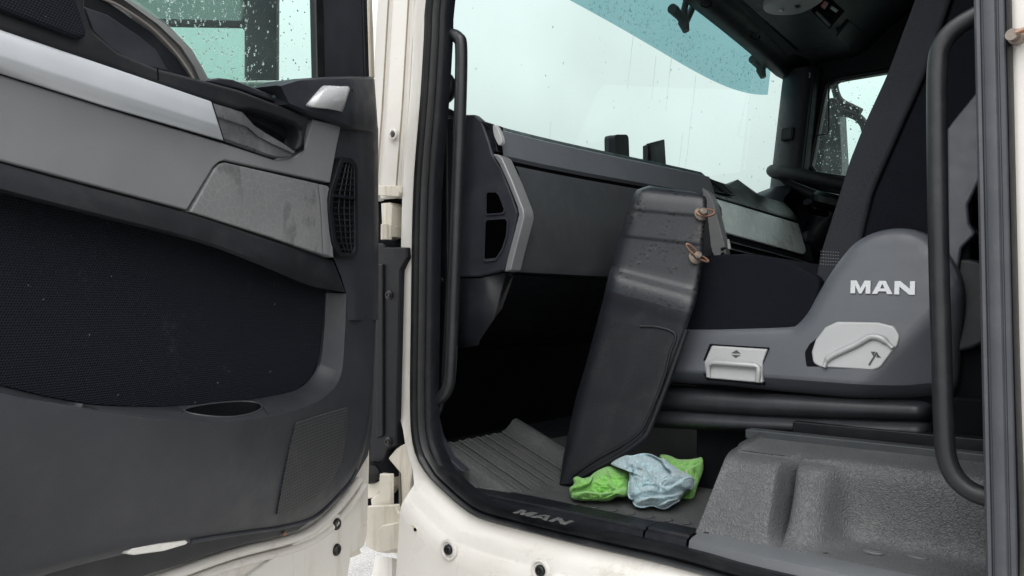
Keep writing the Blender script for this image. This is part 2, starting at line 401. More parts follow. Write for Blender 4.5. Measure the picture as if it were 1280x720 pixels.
ringsweep('door_frame', [(.006, .006), (0, -.001), (-.006, -.003), (-.013, -.008), (-.021, -.017), (-.028, -.030), (-.033, -.046), (-.038, -.057), (-.048, -.063), (-.065, -.066), (-.16, -.066), (-.45, -.066)],
          M['white'], cab, alt=[(.006, .006), (0, -.001), (-.008, -.002), (-.016, -.002), (-.024, -.001), (-.032, .000), (-.040, .001), (-.042, .002), (-.042, .004), (-.042, .006), (-.042, .008), (-.042, .01)])
ringsweep('door_seal', [(-.003, .002), (-.001, -.008), (.004, -.013), (.009, -.011), (.0115, -.003), (.014, -.001), (.0165, -.007), (.021, -.009), (.025, -.004), (.027, .006), (.029, .012)], M['rubber'], cab, alt=None, low=.62)
ringsweep('inner_seal_trim', [(.026, .004), (.029, .002), (.033, .004), (.036, .010), (.037, .02), (.037, .03)], M['black'], cab, alt=None, low=.42)
# A-pillar jamb in front of the opening
def pil(v, offs):
    u = [(0, 537), (120, 530), (240, 521), (400, 518), (500, 517), (600, 517)]
    for (a, ua), (b, ub) in zip(u, u[1:]):
        if v <= b or b == 600:
            uu = ua + (ub - ua) * (v - a) / (b - a); break
    p = PY(uu, v, 0); return [p + V((a, b, 0)) for a, b in offs]
prof_hi = [(-.044, .003), (-.048, .010), (-.062, .012), (-.066, .004), (-.098, -.004), (-.102, .004), (-.120, .010), (-.124, .003), (-.150, .0), (-.175, .012), (-.21, .06), (-.22, .12)]
prof_lo = [(-.044, .003), (-.046, .010), (-.060, .040), (-.062, .06), (-.13, .06), (-.14, .06), (-.15, .06), (-.16, .06), (-.17, .06), (-.18, .06), (-.21, .08), (-.22, .12)]
rows = [pil(v, prof_hi) for v in (-420, -200, 0, 120, 200, 235, 241)] + [pil(243, [(a, b + .004) for a, b in prof_hi])]
loft('front_pillar', rows, M['white'], cab, sharp=30)
for k_ in (3, 7):
    tube('seam_line', [pil(v, [(prof_hi[k_][0], prof_hi[k_][1] + .002)])[0] for v in (-200, 0, 60, 120, 200, 235)], .0022, M['seam'], cab, seg=6)
loft('hinge_pillar', [pil(v, prof_lo) for v in (236, 300, 400, 500, 570, 640, 720)], M['whited'], cab, sharp=30)
prism('pillar_step', [PY(u, v, -.004) for u, v in ((462, 232), (497, 232), (500, 240), (498, 246), (462, 244))], (0, .06, 0), M['whited'], cab)
lathe('pillar_plug', PY(492, 168, -.003), (0, -1, 0), [(.011, 0), (.011, .003), (.007, .004), (.0065, -.002), (.0045, -.002), (.004, .002), (.0001, .002)], M['white'], cab)
lathe('pillar_bolt', PY(492, 168, -.005), (0, -1, 0), [(.006, 0), (.006, .002), (.003, .0035), (.0001, .002)], M['bolt'], cab)
# lower body panel with plugs
for u, v in ((561, 687), (676, 713)):
    p = PY(u, v, -.067)
    lathe('plug_recess', p, (0, -1, 0), [(.017, -.001), (.0165, .003), (.0135, .0035), (.011, .000), (.0001, .0005)], M['white'], cab)
    lathe('panel_plug', p, (0, -1, 0), [(.0085, 0), (.0085, .003), (.007, .005), (.0045, .005), (.004, .003), (.002, .003), (.0018, .0055), (.0001, .0055)], M['rubber'], cab)
prism('clip_tab', [PY(u, v, -.068) for u, v in ((511, 655), (517, 656), (522, 662), (521, 668), (511, 672))], (0, .01, 0), M['whited'], cab, bevel=.001)
lathe('clip_hole', PY(519, 662, -.0695), (0, -1, 0), [(.003, 0), (.003, .001), (.0001, .001)], M['dark'], cab, seg=10)
# wheel arch edge glimpsed below the hinge
prism('arch_panel', [PY(u, v, -.04) for u, v in ((500, 694), (516, 690), (536, 702), (540, 730), (536, 800), (498, 800))], (0, .05, 0), M['white'], cab, bevel=.008)
loft('arch_edge', [[PY(u, v, y) for u, v, y in r_] for r_ in ([(470, 694, .02), (476, 696, 0), (490, 697, .0), (502, 700, .02)], [(466, 712, .02), (473, 716, 0), (490, 718, 0), (502, 720, .02)], [(450, 790, .02), (458, 792, 0), (480, 795, .0), (502, 797, .02)])], M['white'], cab)
# hinges and black check-strap cover
hg = bag()
bag_prism(hg, [PY(u, v, .0) for u, v in ((476, 254), (487, 253), (490, 258), (488, 296), (478, 300))], (0, .03, 0))
bag_prism(hg, [PY(u, v, .012) for u, v in ((488, 257), (494, 256), (495, 285), (489, 290))], (0, .03, 0))
bag_add(hg, tube_data([PY(481, 280, -.008), PY(481, 300, -.008)], .008, 10))
bag_add(hg, tube_data([PY(487, 281, .0), PY(487, 300, .0)], .005, 8))
mk('upper_hinge', hg[0], hg[1], M['whited'], cab, bevel=.002)
cv = prism('check_strap_cover', [PY(u, v, -.012) for u, v in ((466, 304), (479, 304), (481, 309), (508, 309), (509, 322), (500, 338), (498, 420), (496, 500), (495, 557), (484, 562), (480, 574), (474, 579), (462, 578))], (0, .03, 0), M['black'], cab, bevel=.003)
prism('cover_rib', [PY(u, v, -.017) for u, v in ((470, 330), (478, 330), (478, 545), (470, 548))], (0, .01, 0), M['black'], cv, bevel=.002)
for u, v in ((487, 369), (486, 552)):
    lathe('bolt', PY(u, v, -.012), (0, -1, 0), [(.0085, 0), (.0085, .002), (.006, .003), (.006, .006), (.0035, .006), (.003, .004), (.0001, .004)], M['bolt'], cv)
lathe('hinge_stop', PY(462, 592, -.03), V((1, -.6, 0)), [(.02, -.02), (.02, .0), (.017, .006), (.0001, .008)], M['rubber'], cab)
lh = bag()
bag_prism(lh, [PY(u, v, -.02) for u, v in ((458, 606), (470, 603), (476, 600), (476, 612), (470, 622), (458, 624))], (0, .05, 0))
bag_prism(lh, [PY(u, v, -.024) for u, v in ((474, 592), (487, 593), (487, 632), (464, 633), (463, 624), (473, 617))], (0, .012, 0))
bag_prism(lh, [PY(u, v, -.045) for u, v in ((456, 633), (494, 631), (497, 641), (512, 645), (512, 690), (482, 692), (470, 690), (456, 682))], (0, .012, 0))
mk('lower_hinge_bracket', lh[0], lh[1], M['whited'], cab, bevel=.0025)
prism('bracket_box', [PY(u, v, -.058) for u, v in ((473, 661), (477, 657), (509, 650), (512, 653), (512, 683), (480, 691), (475, 687))], (0, .02, 0), M['whited'], cab, bevel=.003)
prism('jamb_cover', [PY(u, v, -.006) for u, v in ((484, 573), (495, 560), (516, 548), (516, 580), (512, 602), (512, 640), (502, 638), (500, 592))], (0, .03, 0), M['whited'], cab, bevel=.004)

# B-pillar outer skin and striker
prism('rear_pillar', [V((bx + .03, -.012, -.3)), V((bx + .30, -.012, -.3)), V((bx + .30, -.012, 1.6)), V((bx + .03, -.012, 1.6))], (0, .05, 0), M['white'], cab, bevel=.006)
sq = PY(1263, 48, -.012)
lathe('striker_bolt', sq + V((.006, 0, 0)), V((-.3, -1, 0)), [(.008, -.004), (.008, .003), (.005, .004), (.005, .010), (.006, .012), (.006, .014), (.0001, .014)], M['zinc'], cab)
tube('striker_pin', [sq + V((.006, -.014, 0)), sq + V((.03, -.016, .005)), sq + V((.07, -.012, .01))], .0028, M['rust'], cab)
loft('rear_seal_strip', [[V((bx + (x_ + .026) * .5 - .033, y_ * .55 - .004, z_)) for x_, y_ in ((-.026, .010), (-.024, -.006), (-.019, -.013), (-.013, -.012), (-.011, -.006), (-.008, -.006), (-.006, -.015), (.004, -.020), (.014, -.019), (.018, -.013), (.020, -.013), (.022, -.017), (.030, -.018), (.034, -.010))] for z_ in (.03, .3, .8, 1.4)], M['greyrubber'], cab, sharp=40)
# roof, rear wall, floor, firewall, far side
box('roof', (-.12, .10, 1.56), (1.15, 2.20, 1.60), M['trim2'], cab)
box('header_rail', (.02, .02, 1.45), (1.1, .12, 1.60), M['trim2'], cab)
box('rear_wall', (1.08, .05, -.1), (1.13, 2.20, 1.58), M['dark'], cab)
box('rear_side_wall', (bx + .004, .06, -.1), (1.1, .10, 1.6), M['trim2'], cab)
box('floor', (-.45, .045, -.09), (1.1, 2.16, -.012), M['black'], cab)
box('firewall', (-.46, .02, -.06), (-.42, 2.20, .62), M['dark'], cab)
box('kick_panel', (-.44, .03, -.1), (-.03, .055, .62), M['dark'], cab)
# windscreen: gently bowed glass between the pillars
def wsx(y, z): return -.05 - .05 * (1 - ((y - 1.08) / 1.06) ** 2) - (1.30 - z) * .13
def ws(y, z, o=0): return V((wsx(y, z) + o, y, z))
ys = [.02 + 2.12 * i / 24 for i in range(25)]; zz = [.55 + (1.44 - .55) * i / 10 for i in range(11)]
wsc = loft('windscreen', [[ws(y, z) for y in ys] for z in zz], M['glass'], cab, sharp=80)
# frame round the screen: header, far pillar
def arch(y): return .072 * max(0, 1 - ((y - 1.08) / .98) ** 2)
def hx(y): return [ws(y, z + arch(y), o) for z, o in ((1.30, -.03), (1.295, .0), (1.292, .02), (1.315, .05), (1.33, .06), (1.34, .10), (1.36, .11))]
loft('windscreen_header', [hx(y) for y in ys], M['black'], cab)
fp = [(-.06, .02), (-.03, -.01), (0, -.03), (.03, -.035), (.07, -.02), (.085, .0), (.09, .05)]
def fpil(z):
    b_ = ws(2.06, z); return [V((b_.x + a + .045, 2.06 + c + .01, z)) for a, c in fp]
loft('far_pillar', [fpil(.5 + i * .09) for i in range(10)], M['trim2'], cab, sharp=60)
tube('far_pillar_seam', [fpil(.55 + i * .09)[4] + V((.012, -.004, 0)) for i in range(9)], .006, M['black'], cab)
pb = hit(985, 168, fpil(.95)[3], (0, 1, 0))
prism('pillar_button', fil([pb + V((a, -.012, c)) for a, c in ((-.028, -.026), (.022, -.026), (.028, .026), (-.022, .026))], .010), (0, .02, 0), M['black'], cab, bevel=.004)
prism('pillar_button_face', fil([pb + V((a, -.0145, c)) for a, c in ((-.020, -.019), (.015, -.019), (.020, .019), (-.015, .019))], .006), (0, .004, 0), M['trim2'], cab, bevel=.001)
tube('coat_hook', [PY(1012, 91, 1.98), PY(1012.5, 95, 1.97), PY(1011.5, 97, 1.97)], .003, M['satin'], cab, seg=6)
# far side with driver window
FY = 2.12
hole = resample(fil([PY(1012, 216, FY), PY(1033, 106, FY), PY(1048, 99, FY), V((.74, FY, 1.24)), V((.80, FY, .80)), V((.30, FY, .82))], .03), 48)
outer = []
c0 = sum(hole, V()) / 48
for p in hole:
    d = p - c0; k = min(((.72 if d.x > 0 else c0.x + .04) / abs(d.x)) if abs(d.x) > 1e-6 else 9, ((1.58 - c0.z) / d.z) if d.z > 0 else ((-.1 - c0.z) / d.z)); outer.append(c0 + d * k)
ringplate('far_side', outer, hole, (0, .05, 0), M['black'], cab)
tube('far_window_seal', [p + V((0, -.006, 0)) for p in hole + hole[:1]], .010, M['rubber'], cab, seg=8)
prism('far_window', [p + V((0, .03, 0)) for p in hole], (0, .004, 0), M['sideglass'], cab, bevel=None)
b_ = V((.06, FY - .01, .9))
tube('blind_rail', [PY(1018, 170, FY - .02), PY(1034, 167, FY - .02), PY(1036, 165, FY - .02), PY(1036, 100, FY - .02)], .003, M['black'], cab, seg=6)

# overhead console under the roof
oc = thing('overhead_console', (.3, 1.5, 1.45), 'dark overhead console with grey reading lamp and red switch above the windscreen', 'console')
def oy(u, v, z): return PZ(u, v, z)
# shelf underside
def shelf(y): return [ws(y, 1.34 + arch(y), .10), V((.02, y, 1.335 + arch(y) * .8)), V((.20, y, 1.335 + arch(y) * .3)), V((.235, y, 1.345 + arch(y) * .2)), V((.30, y, 1.40 + arch(y) * .1)), V((.42, y, 1.47)), V((.60, y, 1.52)), V((1.08, y, 1.55))]
loft('shelf', [shelf(y) for y in (.12, .3, .5, .7, .9, 1.1, 1.3, 1.5, 1.7, 1.9, 2.12)], M['trim2'], oc, sharp=25)
loft('visor_flap', [[ws(y, 1.325 + arch(y), .075), ws(y, 1.322 + arch(y), .10), V((-.00, y, 1.322 + arch(y) * .85)), V((.01, y, 1.328 + arch(y) * .85))] for y in (.2, .45, .7, .95, 1.2, 1.4, 1.6, 1.8, 1.95)], M['trim2'], oc, sharp=25)
for u, v in ((881, 4), (943, 45)):
    p = PZ(u, v, 1.345); tube('visor_clip', [p + V((-.012, 0, .006)), p + V((-.012, 0, -.006)), p + V((.0, .01, -.012)), p + V((.012, .02, -.006)), p + V((.012, .02, .006))], .003, M['black'], oc, seg=6)
lp = [PZ(u, v, 1.328) for u, v in ((954, 10), (960, 5), (985, 0), (1022, -12), (1030, -8), (1028, 2), (1008, 14), (990, 19), (970, 19), (958, 16))]
lamp = prism('reading_lamp', cr(lp, 3, True), (0, 0, .02), M['satin'], oc, bevel=.004)
lathe('lamp_knob', PZ(977, 13, 1.326), (0, 0, -1), [(.008, 0), (.007, .003), (.004, .004), (.0001, .004)], M['chrome'], lamp, seg=12)
prism('lamp_switch', [PZ(u, v, 1.326) for u, v in ((993, 8), (999, 6), (1001, 9), (996, 11))], (0, 0, .004), M['black'], lamp, bevel=.0005)
# sloping face with switches: plane through the shelf's rear slope
SP = V((.235, 0, 1.344)); SN = V((.055, 0, -.065)).normalized()
def SL(u, v, o=0): return hit(u, v, SP + SN * o, SN)
sw = prism('switch_panel', [SL(u, v, .003) for u, v in ((1016, 16), (1030, -8), (1056, 14), (1037, 36))], -SN * .01, M['dark'], oc, bevel=.001)
prism('red_switch', [SL(u, v, .008) for u, v in ((1026, 8), (1031, 1), (1036, 4), (1031, 12))], -SN * .006, M['red'], sw, bevel=.001)
prism('grey_switch', [SL(u, v, .008) for u, v in ((1038, 11), (1041, 8), (1048, 13), (1045, 16))], -SN * .006, M['satin'], sw, bevel=.001)
prism('dark_switch', [SL(u, v, .007) for u, v in ((1019, 16), (1022, 14), (1039, 31), (1036, 34))], -SN * .006, M['trim2'], sw, bevel=.001)
prism('blank_panel', [SL(u, v, .004) for u, v in ((1046, 46), (1062, 26), (1082, 42), (1063, 62))], -SN * .01, M['black'], oc, bevel=.002)

# exterior teal sun visor with brackets
vz = thing('sun_visor', (-.35, 1.1, 1.3), 'teal tinted acrylic sun visor hanging outside above the windscreen', 'sun visor')
def vs_(y, z): return V((wsx(y, z) - .10 - .03 * (1 - ((y - 1.08) / 1.1) ** 2), y, z))
def vhit(u, v):
    r_ = ray(u, v); t = 2.0
    for _ in range(40):
        p = CAM + r_ * t; t += (p.x - vs_(p.y, p.z).x) / -r_.x * .7
    return CAM + r_ * t
vpts = sorted((vhit(u, v).y, vhit(u, v).z) for u, v in ((735, 12), (800, 50), (880, 95), (925, 114), (945, 119), (955, 118)))
import numpy as _np
_A = _np.array([[1, (y - 1.08) ** 2, (y - 1.08) ** 4] for y, z in vpts]); _c = _np.linalg.lstsq(_A, _np.array([z for y, z in vpts]), rcond=None)[0]
def vlow(y): q = (y - 1.08) ** 2; return float(_c[0] + _c[1] * q + _c[2] * q * q)
VE = vhit(963, 90).y
vy = [2.16 - VE + (2 * VE - 2.16) * i / 40 for i in range(41)]
vrows = []
for k in range(8):
    f = k / 7; vrows.append([vs_(y, 1.50 + (vlow(y) - 1.50) * f) for y in vy])
vp = loft('visor_panel', vrows, M['visor'], vz, sharp=80)
for u, v in ((838, 32), (936, 90)):
    base = vhit(u, v) + V((.05, 0, 0))
    br = bag()
    ax = V((.10, .10, .20)).normalized()
    q = base
    bag_add(br, tube_data([q + V((0, -.085, .02)), q + V((0, -.07, .02)), q + V((0, -.02, .01)), q], [.017, .018, .014, .016], 12))
    for s in (-1, 1):
        bag_add(br, tube_data([q + V((0, .0, -.02)), q + V((.01, .022 * s + .01, .04)), q + V((.03, .035 * s + .03, .12)), q + V((.06, .04 + .03 * s, .22))], .012, 8))
    bag_add(br, tube_data([q + V((.01, 0, -.035)), q + V((.0, .0, .0))], [.012, .02], 10))
    mk('bracket', br[0], br[1], M['black'], vz, sharp=50)
# ================================================================== open passenger door
door = thing('cab_door', HINGE + V((0, 0, -.05)), 'open white truck door with dark inner trim, silver strip and mesh fabric insert', 'door', rz=R(-70))
IN = -DN
def DP(pts, n=0.0): return [D(u, v, n) for u, v in pts]
# white steel shell
prism('steel_shell', DP([(464, 100), (463, 576), (460, 668), (456, 684), (440, 694), (436, 720), (432, 800), (-250, 1500), (-250, 60), (100, 100)], -.044), IN * .06, M['white'], door, bevel=.006)
lip = cr([D(u, v, -.036) for u, v in ((-250, 880), (100, 757), (205, 722), (292, 692), (375, 670), (408, 648), (432, 622), (449, 600))], 6)
tube('seal_lip', lip, .007, M['white'], door, seg=10)
lip2 = cr([D(u, v, -.040) for u, v in ((-250, 905), (100, 776), (205, 738), (292, 706), (375, 683), (412, 661), (437, 634), (456, 606))], 6)
tube('seal_lip', lip2, .006, M['white'], door, seg=10)
pp = prism('hinge_plate', DP([(390, 664), (408, 648), (420, 641), (428, 644), (429, 688), (427, 697), (430, 724), (404, 740), (300, 790), (250, 760), (330, 706)], -.038), IN * .02, M['white'], door, bevel=.003)
for u, v in ((420, 655), (420, 687)):
    lathe('bolt_cap', D(u, v, -.038), DN, [(.0095, 0), (.0095, .003), (.008, .005), (.005, .005), (.0045, .003), (.0001, .004)], M['rubber'], pp)
prism('drain_tab', DP([(437, 690), (450, 686), (452, 692), (440, 697)], -.05), IN * .01, M['whited'], door, bevel=.001)
# plastic inner panel base
prism('inner_panel', DP([(472, 160), (471, 400), (466, 540), (461, 570), (441, 605), (406, 641), (374, 663), (291, 686), (192, 717), (100, 748), (-250, 868), (-250, -40), (0, 45), (300, 130), (345, 135)], -.030), IN * .012, M['trim'], door, bevel=.004)
# lower bulging panel
def sstep(x): x = max(0, min(1, x)); return x * x * (3 - 2 * x)
def nlow(u, v):
    a = 1 - sstep((u - 285) / 160); t = max(0, (v - 500) / 200)
    return .004 + .062 * a - (.030 * a) * t ** 1.6
RIM = [(-250, 418), (-120, 455), (0, 491), (70, 504), (140, 515), (209, 523), (270, 525), (311, 522), (352, 516), (391, 503), (414, 487), (427, 465), (431, 420), (433, 367)]
INN = [(-250, 407), (-120, 446), (0, 482), (60, 496), (115, 506), (195, 508), (255, 505), (300, 501), (335, 495), (369, 487), (388, 472), (397, 452), (402, 410), (404, 366)]
BOT = [(-250, 822), (-120, 778), (0, 737), (75, 713), (150, 694), (203, 684), (262, 674), (308, 667), (350, 661), (390, 650), (420, 624), (447, 588), (464, 520), (470, 405)]
def rimn(u, v): return .006 + .056 * (1 - sstep((u - 285) / 150))
def lerp2(a, b, t): return (a[0] + (b[0] - a[0]) * t, a[1] + (b[1] - a[1]) * t)
rimc = cr([V((u, v, 0)) for u, v in RIM], 5); botc = cr([V((u, v, 0)) for u, v in BOT], 5); innc = cr([V((u, v, 0)) for u, v in INN], 5)
rows = []
for t in (0, .015, .04, .09, .18, .3, .45, .6, .75, .88, .96, 1.0):
    r_ = []
    for a, b in zip(rimc, botc):
        u, v = lerp2(a, b, t); n = nlow(u, v)
        if t == 0: n = rimn(u, v) - .002
        if t == 1: n -= .010
        r_.append(D(u, v, n))
    rows.append(r_)
loft('lower_panel', rows, M['trim'], door, sharp=50)
tube('panel_edge', [D(p.x, p.y - 1, nlow(p.x, p.y) - .001) for p in botc[28:56]], .0022, M['trim2'], door, seg=8)
# ledge between fabric and rim, with a gap for the cup holder and the pocket
def ledge(i0, i1, name, mat=M['trim']):
    a = [D(p.x, p.y, -.022) for p in innc[i0:i1 + 1]]; b = [D(p.x, p.y, rimn(p.x, p.y) - .002) for p in rimc[i0:i1 + 1]]
    m1 = [D(*lerp2(p, q, .12), -.016) for p, q in zip(innc[i0:i1 + 1], rimc[i0:i1 + 1])]
    m2 = [D(*lerp2(p, q, .85), rimn(q.x, q.y) - .006) for p, q in zip(innc[i0:i1 + 1], rimc[i0:i1 + 1])]
    return loft(name, [a, m1, m2, b], mat, door, sharp=60)
def lp_(s_, f, i0, i1, lift=0):
    x = i0 + (i1 - i0) * s_; k = min(int(x), i1 - 1); t = x - k
    p, q = innc[k].lerp(innc[k + 1], t), rimc[k].lerp(rimc[k + 1], t)
    return D(p.x, p.y, -.022).lerp(D(q.x, q.y, rimn(q.x, q.y) - .002), f) + ZA * lift
I0, I1, I2 = 19, 27, 38     # pocket end, cup start, cup end along the ledge
rows = []
for k, f in enumerate((0, .04, .08, .5, .9, .95, 1)):
    rows.append([lp_(i / I0, f, 0, I0, -(0, .02, .035, .035, .035, .02, 0)[k] * (1 if i < I0 else 0)) for i in range(I0 + 1)])
loft('tray_pocket', rows, M['trim'], door, sharp=60)
ledge(I0, I1, 'ledge'); ledge(I2, len(innc) - 1, 'ledge')
sqr, crc, dn1, dn2 = [], [], [], []
for k in range(56):
    t = 2 * math.pi * k / 56; cx1, sy1 = math.cos(t), math.sin(t); m_ = max(abs(cx1), abs(sy1))
    sqr.append(lp_(.5 + .5 * cx1 / m_, .5 + .5 * sy1 / m_, I1, I2)); e_ = (.5 + .48 * cx1, .51 + .44 * sy1)
    crc.append(lp_(*e_, I1, I2, .0015)); dn1.append(lp_(.5 + .465 * cx1, .51 + .425 * sy1, I1, I2, -.004)); dn2.append(lp_(.5 + .42 * cx1, .51 + .38 * sy1, I1, I2, -.07))
loft('cup_ledge', [sqr, crc], M['trim'], door, closed=True, sharp=60)
loft('cup_holder', [crc, dn1, dn2], M['dark'], door, closed=True, caps=False, sharp=50)  # shade inside the cup is put into the dark wall and floor colours
prism('cup_floor', dn2, (0, 0, -.003), M['void'], door, bevel=None)
tube('cup_rim', crc + crc[:1], .0012, M['dash'], door, seg=6)  # lighter material carries the rim's highlight
# fabric insert and the overhanging rail above it
prism('fabric_insert', DP([(-250, 403), (-120, 444), (0, 481), (60, 495.5), (115, 505), (155, 507), (200, 508), (255, 505.5), (300, 501.5), (335, 495.5), (369, 487.5), (386, 475), (397, 453), (402, 412), (408, 360), (330, 322), (250, 296), (107, 262), (0, 234), (-250, 160)], -.0195), IN * .01, M['fabric'], door, bevel=None)
RT = [(-250, 138), (-120, 171), (0, 204), (110, 234), (236, 267), (330, 298), (390, 317), (417, 327)]
RB = [(-250, 178), (-120, 210), (0, 241), (107, 268), (249, 304), (329, 334), (385, 357), (432, 366)]
rows = []
rt = cr([V((u, v, 0)) for u, v in RT], 4); rb = cr([V((u, v, 0)) for u, v in RB], 4)
for f, n in ((-.02, .004), (0, .012), (.12, .018), (.5, .023), (.85, .025), (.97, .022), (1.0, .014), (1.0, -.005), (.98, -.024)):
    rows.append([D(*lerp2(a, b, f), n * (1 if a.x < 330 else 1 - .6 * sstep((a.x - 330) / 80))) for a, b in zip(rt, rb)])
loft('lower_rail', rows, M['soft'], door, sharp=50)
# column at the hinge end and top cap
rows = []
for v in (160, 200, 240, 280, 322, 345, 367, 400):
    ul = {160: 421, 200: 414, 240: 409, 280: 411, 322: 415, 345: 424, 367: 431, 400: 431}[v]
    rows.append([D(ul, v, -.004), D(ul + 2, v, .004), D((ul + 452) / 2, v, .008), D(447, v, .009), D(452, v, .005), D(458, v, .003), D(467, v, .001), D(472, v, -.006), D(473, v, -.03)])
loft('end_column', rows, M['trim'], door, sharp=60)
capr = []
for (u0, v0, u1, v1), n in (((343, 119, 345, 122), .0), ((350, 106, 362, 130), .022), ((373, 98, 388, 141), .028), ((405, 96, 412, 147), .030), ((436, 95, 440, 158), .030), ((444, 95, 446, 161), .026), ((452, 95, 452, 163), .014), ((466, 95, 470, 166), .004), ((468, 95, 473, 168), -.03)):
    t0, t1 = D(u0, v0, n), D(u1, v1, n); capr.append([t0 + IN * .05, t0 + IN * .006 , t0.lerp(t1, .06), t0.lerp(t1, .5), t0.lerp(t1, .96), t1 + IN * .004, t1 + IN * .03])
loft('top_cap', capr, M['trim2'], door, sharp=60)
bt = [[(383, 130, .030), (403, 107, .029)], [(394, 132.5, .037), (412, 107, .036)], [(413, 136, .038), (428, 108, .037)], [(426, 139, .035), (435, 108, .035)], [(430, 142, .024), (440, 112, .024)]]
loft('silver_button', [[D(*a), D(*lerp2(a, b, .5), (a[2] + b[2]) / 2 + .002), D(*b)] for a, b in bt], M['chrome'], door, sharp=50, solid=.006)
prism('button_surround', DP([(381, 131), (402, 105), (436, 106), (442, 112), (431, 145), (424, 141)], .0285), IN * .01, M['black'], door, bevel=.001, r=.004)
# upper soft rail (outline leaves the pull pocket open)
prism('upper_rail', DP([(-250, -58), (-250, -210), (60, -120), (98, -40), (106, 5), (118, 38), (148, 64), (195, 84), (260, 101), (300, 112), (345, 129), (389, 147), (379, 186), (371, 188), (376, 172), (376, 163), (369, 155), (340, 145), (316, 138), (302, 138), (264, 128), (0, 37)], .018), IN * .03, M['soft'], door, bevel=.006)
prism('speaker_pad', DP([(-250, -70), (0, 12), (98, 48), (109, 47), (109, 37), (97, 0), (80, -60), (-250, -200)], .026), IN * .01, M['fabric'], door, bevel=.004, r=.006)
loft('pull_pocket', [DP([(298, 136), (316, 137), (340, 144), (369, 154), (378, 163), (380, 188)], .018), DP([(302, 136), (318, 136), (341, 142), (369, 152), (379, 160), (382, 186)], -.002), DP([(310, 150), (320, 152), (345, 165), (365, 180), (370, 188), (372, 196)], -.006)], M['black'], door)
tube('rail_seam', [D(197, 85, .0185), D(198, 100, .0185)], .0008, M['dark'], door, seg=6)
# silver strip: softly creased
TP = [(-250, -50), (0, 37), (130, 81), (262, 126), (266, 130)]; BO = [(-250, 10), (0, 92), (130, 133), (279, 176.5), (279.5, 176.6)]
rows = []
for f, n in ((0, .012), (.01, .020), (.06, .023), (.3, .025), (.55, .0265), (.64, .026), (.8, .021), (.97, .017), (1, .010)):
    r_ = [D(*lerp2(a, b, f), n) for a, b in zip(TP, BO)]
    r_[-1] = D(*lerp2((264, 127), (279.6, 176.8), f), n - .004); r_[-2] = D(*lerp2((262, 126), (278.5, 176), f), n); rows.append(r_)
loft('silver_strip', rows, M['silver'], door, sharp=60)
rows = []
TP2 = [(266, 128.5), (285, 134), (303, 140), (318, 157), (335, 168), (352, 178), (369, 190)]; BO2 = [(281, 177), (300, 184), (318, 190), (332, 195), (345, 198), (354, 198), (363, 195)]
for f, n in ((0, .010), (.02, .019), (.35, .020), (.42, .0165), (.9, .016), (1, .010)):
    rows.append([D(*lerp2(a, b, f), n) for a, b in zip(TP2, BO2)])
loft('dark_gloss_strip', rows, plastic('glossy dark grey strip', (.085, .09, .095), .28, 0, 0, dust=.25, dustcol=(.5, .5, .5)), door, sharp=40)
# grey panels
gp = prism('grey_panel', DP([(-250, 12), (0, 93), (140, 137), (280, 179), (345, 200.5), (358, 199.5), (370, 195), (381, 187), (391.5, 149), (427, 157), (421, 185), (413, 229), (281, 200.5), (274, 203), (267, 209), (234, 263), (110, 230), (0, 201), (-250, 136)], .012), IN * .03, M['grey'], door, bevel=.0025)
lid = prism('storage_lid', DP([(282, 203), (409, 232), (413, 236), (417, 322), (411, 321), (330, 294), (238, 265), (269, 211), (275, 205)], .0125), IN * .03, M['lidgrey'], door, bevel=.002)
loft('lid_edge', [DP([(398, 231), (401, 260), (404, 317)], .014), DP([(404, 231), (408, 260), (411, 319)], .016), DP([(412, 234), (414, 260), (417, 322)], .006)], M['grey'], lid)
# air vent in the end column
vo_ = resample(fil(DP([(427, 196), (440, 197), (447, 206), (448, 316), (444, 321), (425, 321), (417, 305), (411, 262), (413, 240)], .017), .006), 60)
vi_ = resample(fil(DP([(430, 203), (438, 204), (443, 211), (444, 311), (441, 316), (428, 316), (421, 300), (416, 262), (418, 241)], .017), .004), 60)
ringplate('vent_surround', vo_, vi_, IN * .02, M['black'], door, bevel=.0015)
prism('vent_back', [p + IN * .006 for p in vi_], IN * .004, M['dark'], door, bevel=None)
gr = bag()
def vedge(v):
    l = [(203, 430), (241, 418), (262, 416), (300, 421), (316, 428)]
    for (a, ua), (b, ub) in zip(l, l[1:]):
        if a <= v <= b: return ua + (ub - ua) * (v - a) / (b - a)
    return 430
for v in [208 + 7.4 * i for i in range(15)]:
    if abs(v - 245) < 4: continue
    a, b = D(vedge(v), v, .0145), D(443, v + .8, .0145)
    bag_add(gr, tube_data([a, b], .0011, 6))
for k in range(1, 4):
    pts = [D(vedge(v) + (443.5 - vedge(v)) * k / 4, v, .0145) for v in (204, 225, 241, 262, 280, 300, 315)]
    bag_add(gr, tube_data(pts, .0011, 6))
gr_ = mk('vent_grille', gr[0], gr[1], M['black'], door, sharp=60); gr_['kind'] = 'stuff'
prism('vent_divider', DP([(416, 242), (445, 246), (445, 250), (416, 246)], .018), IN * .012, M['black'], door, bevel=.001)
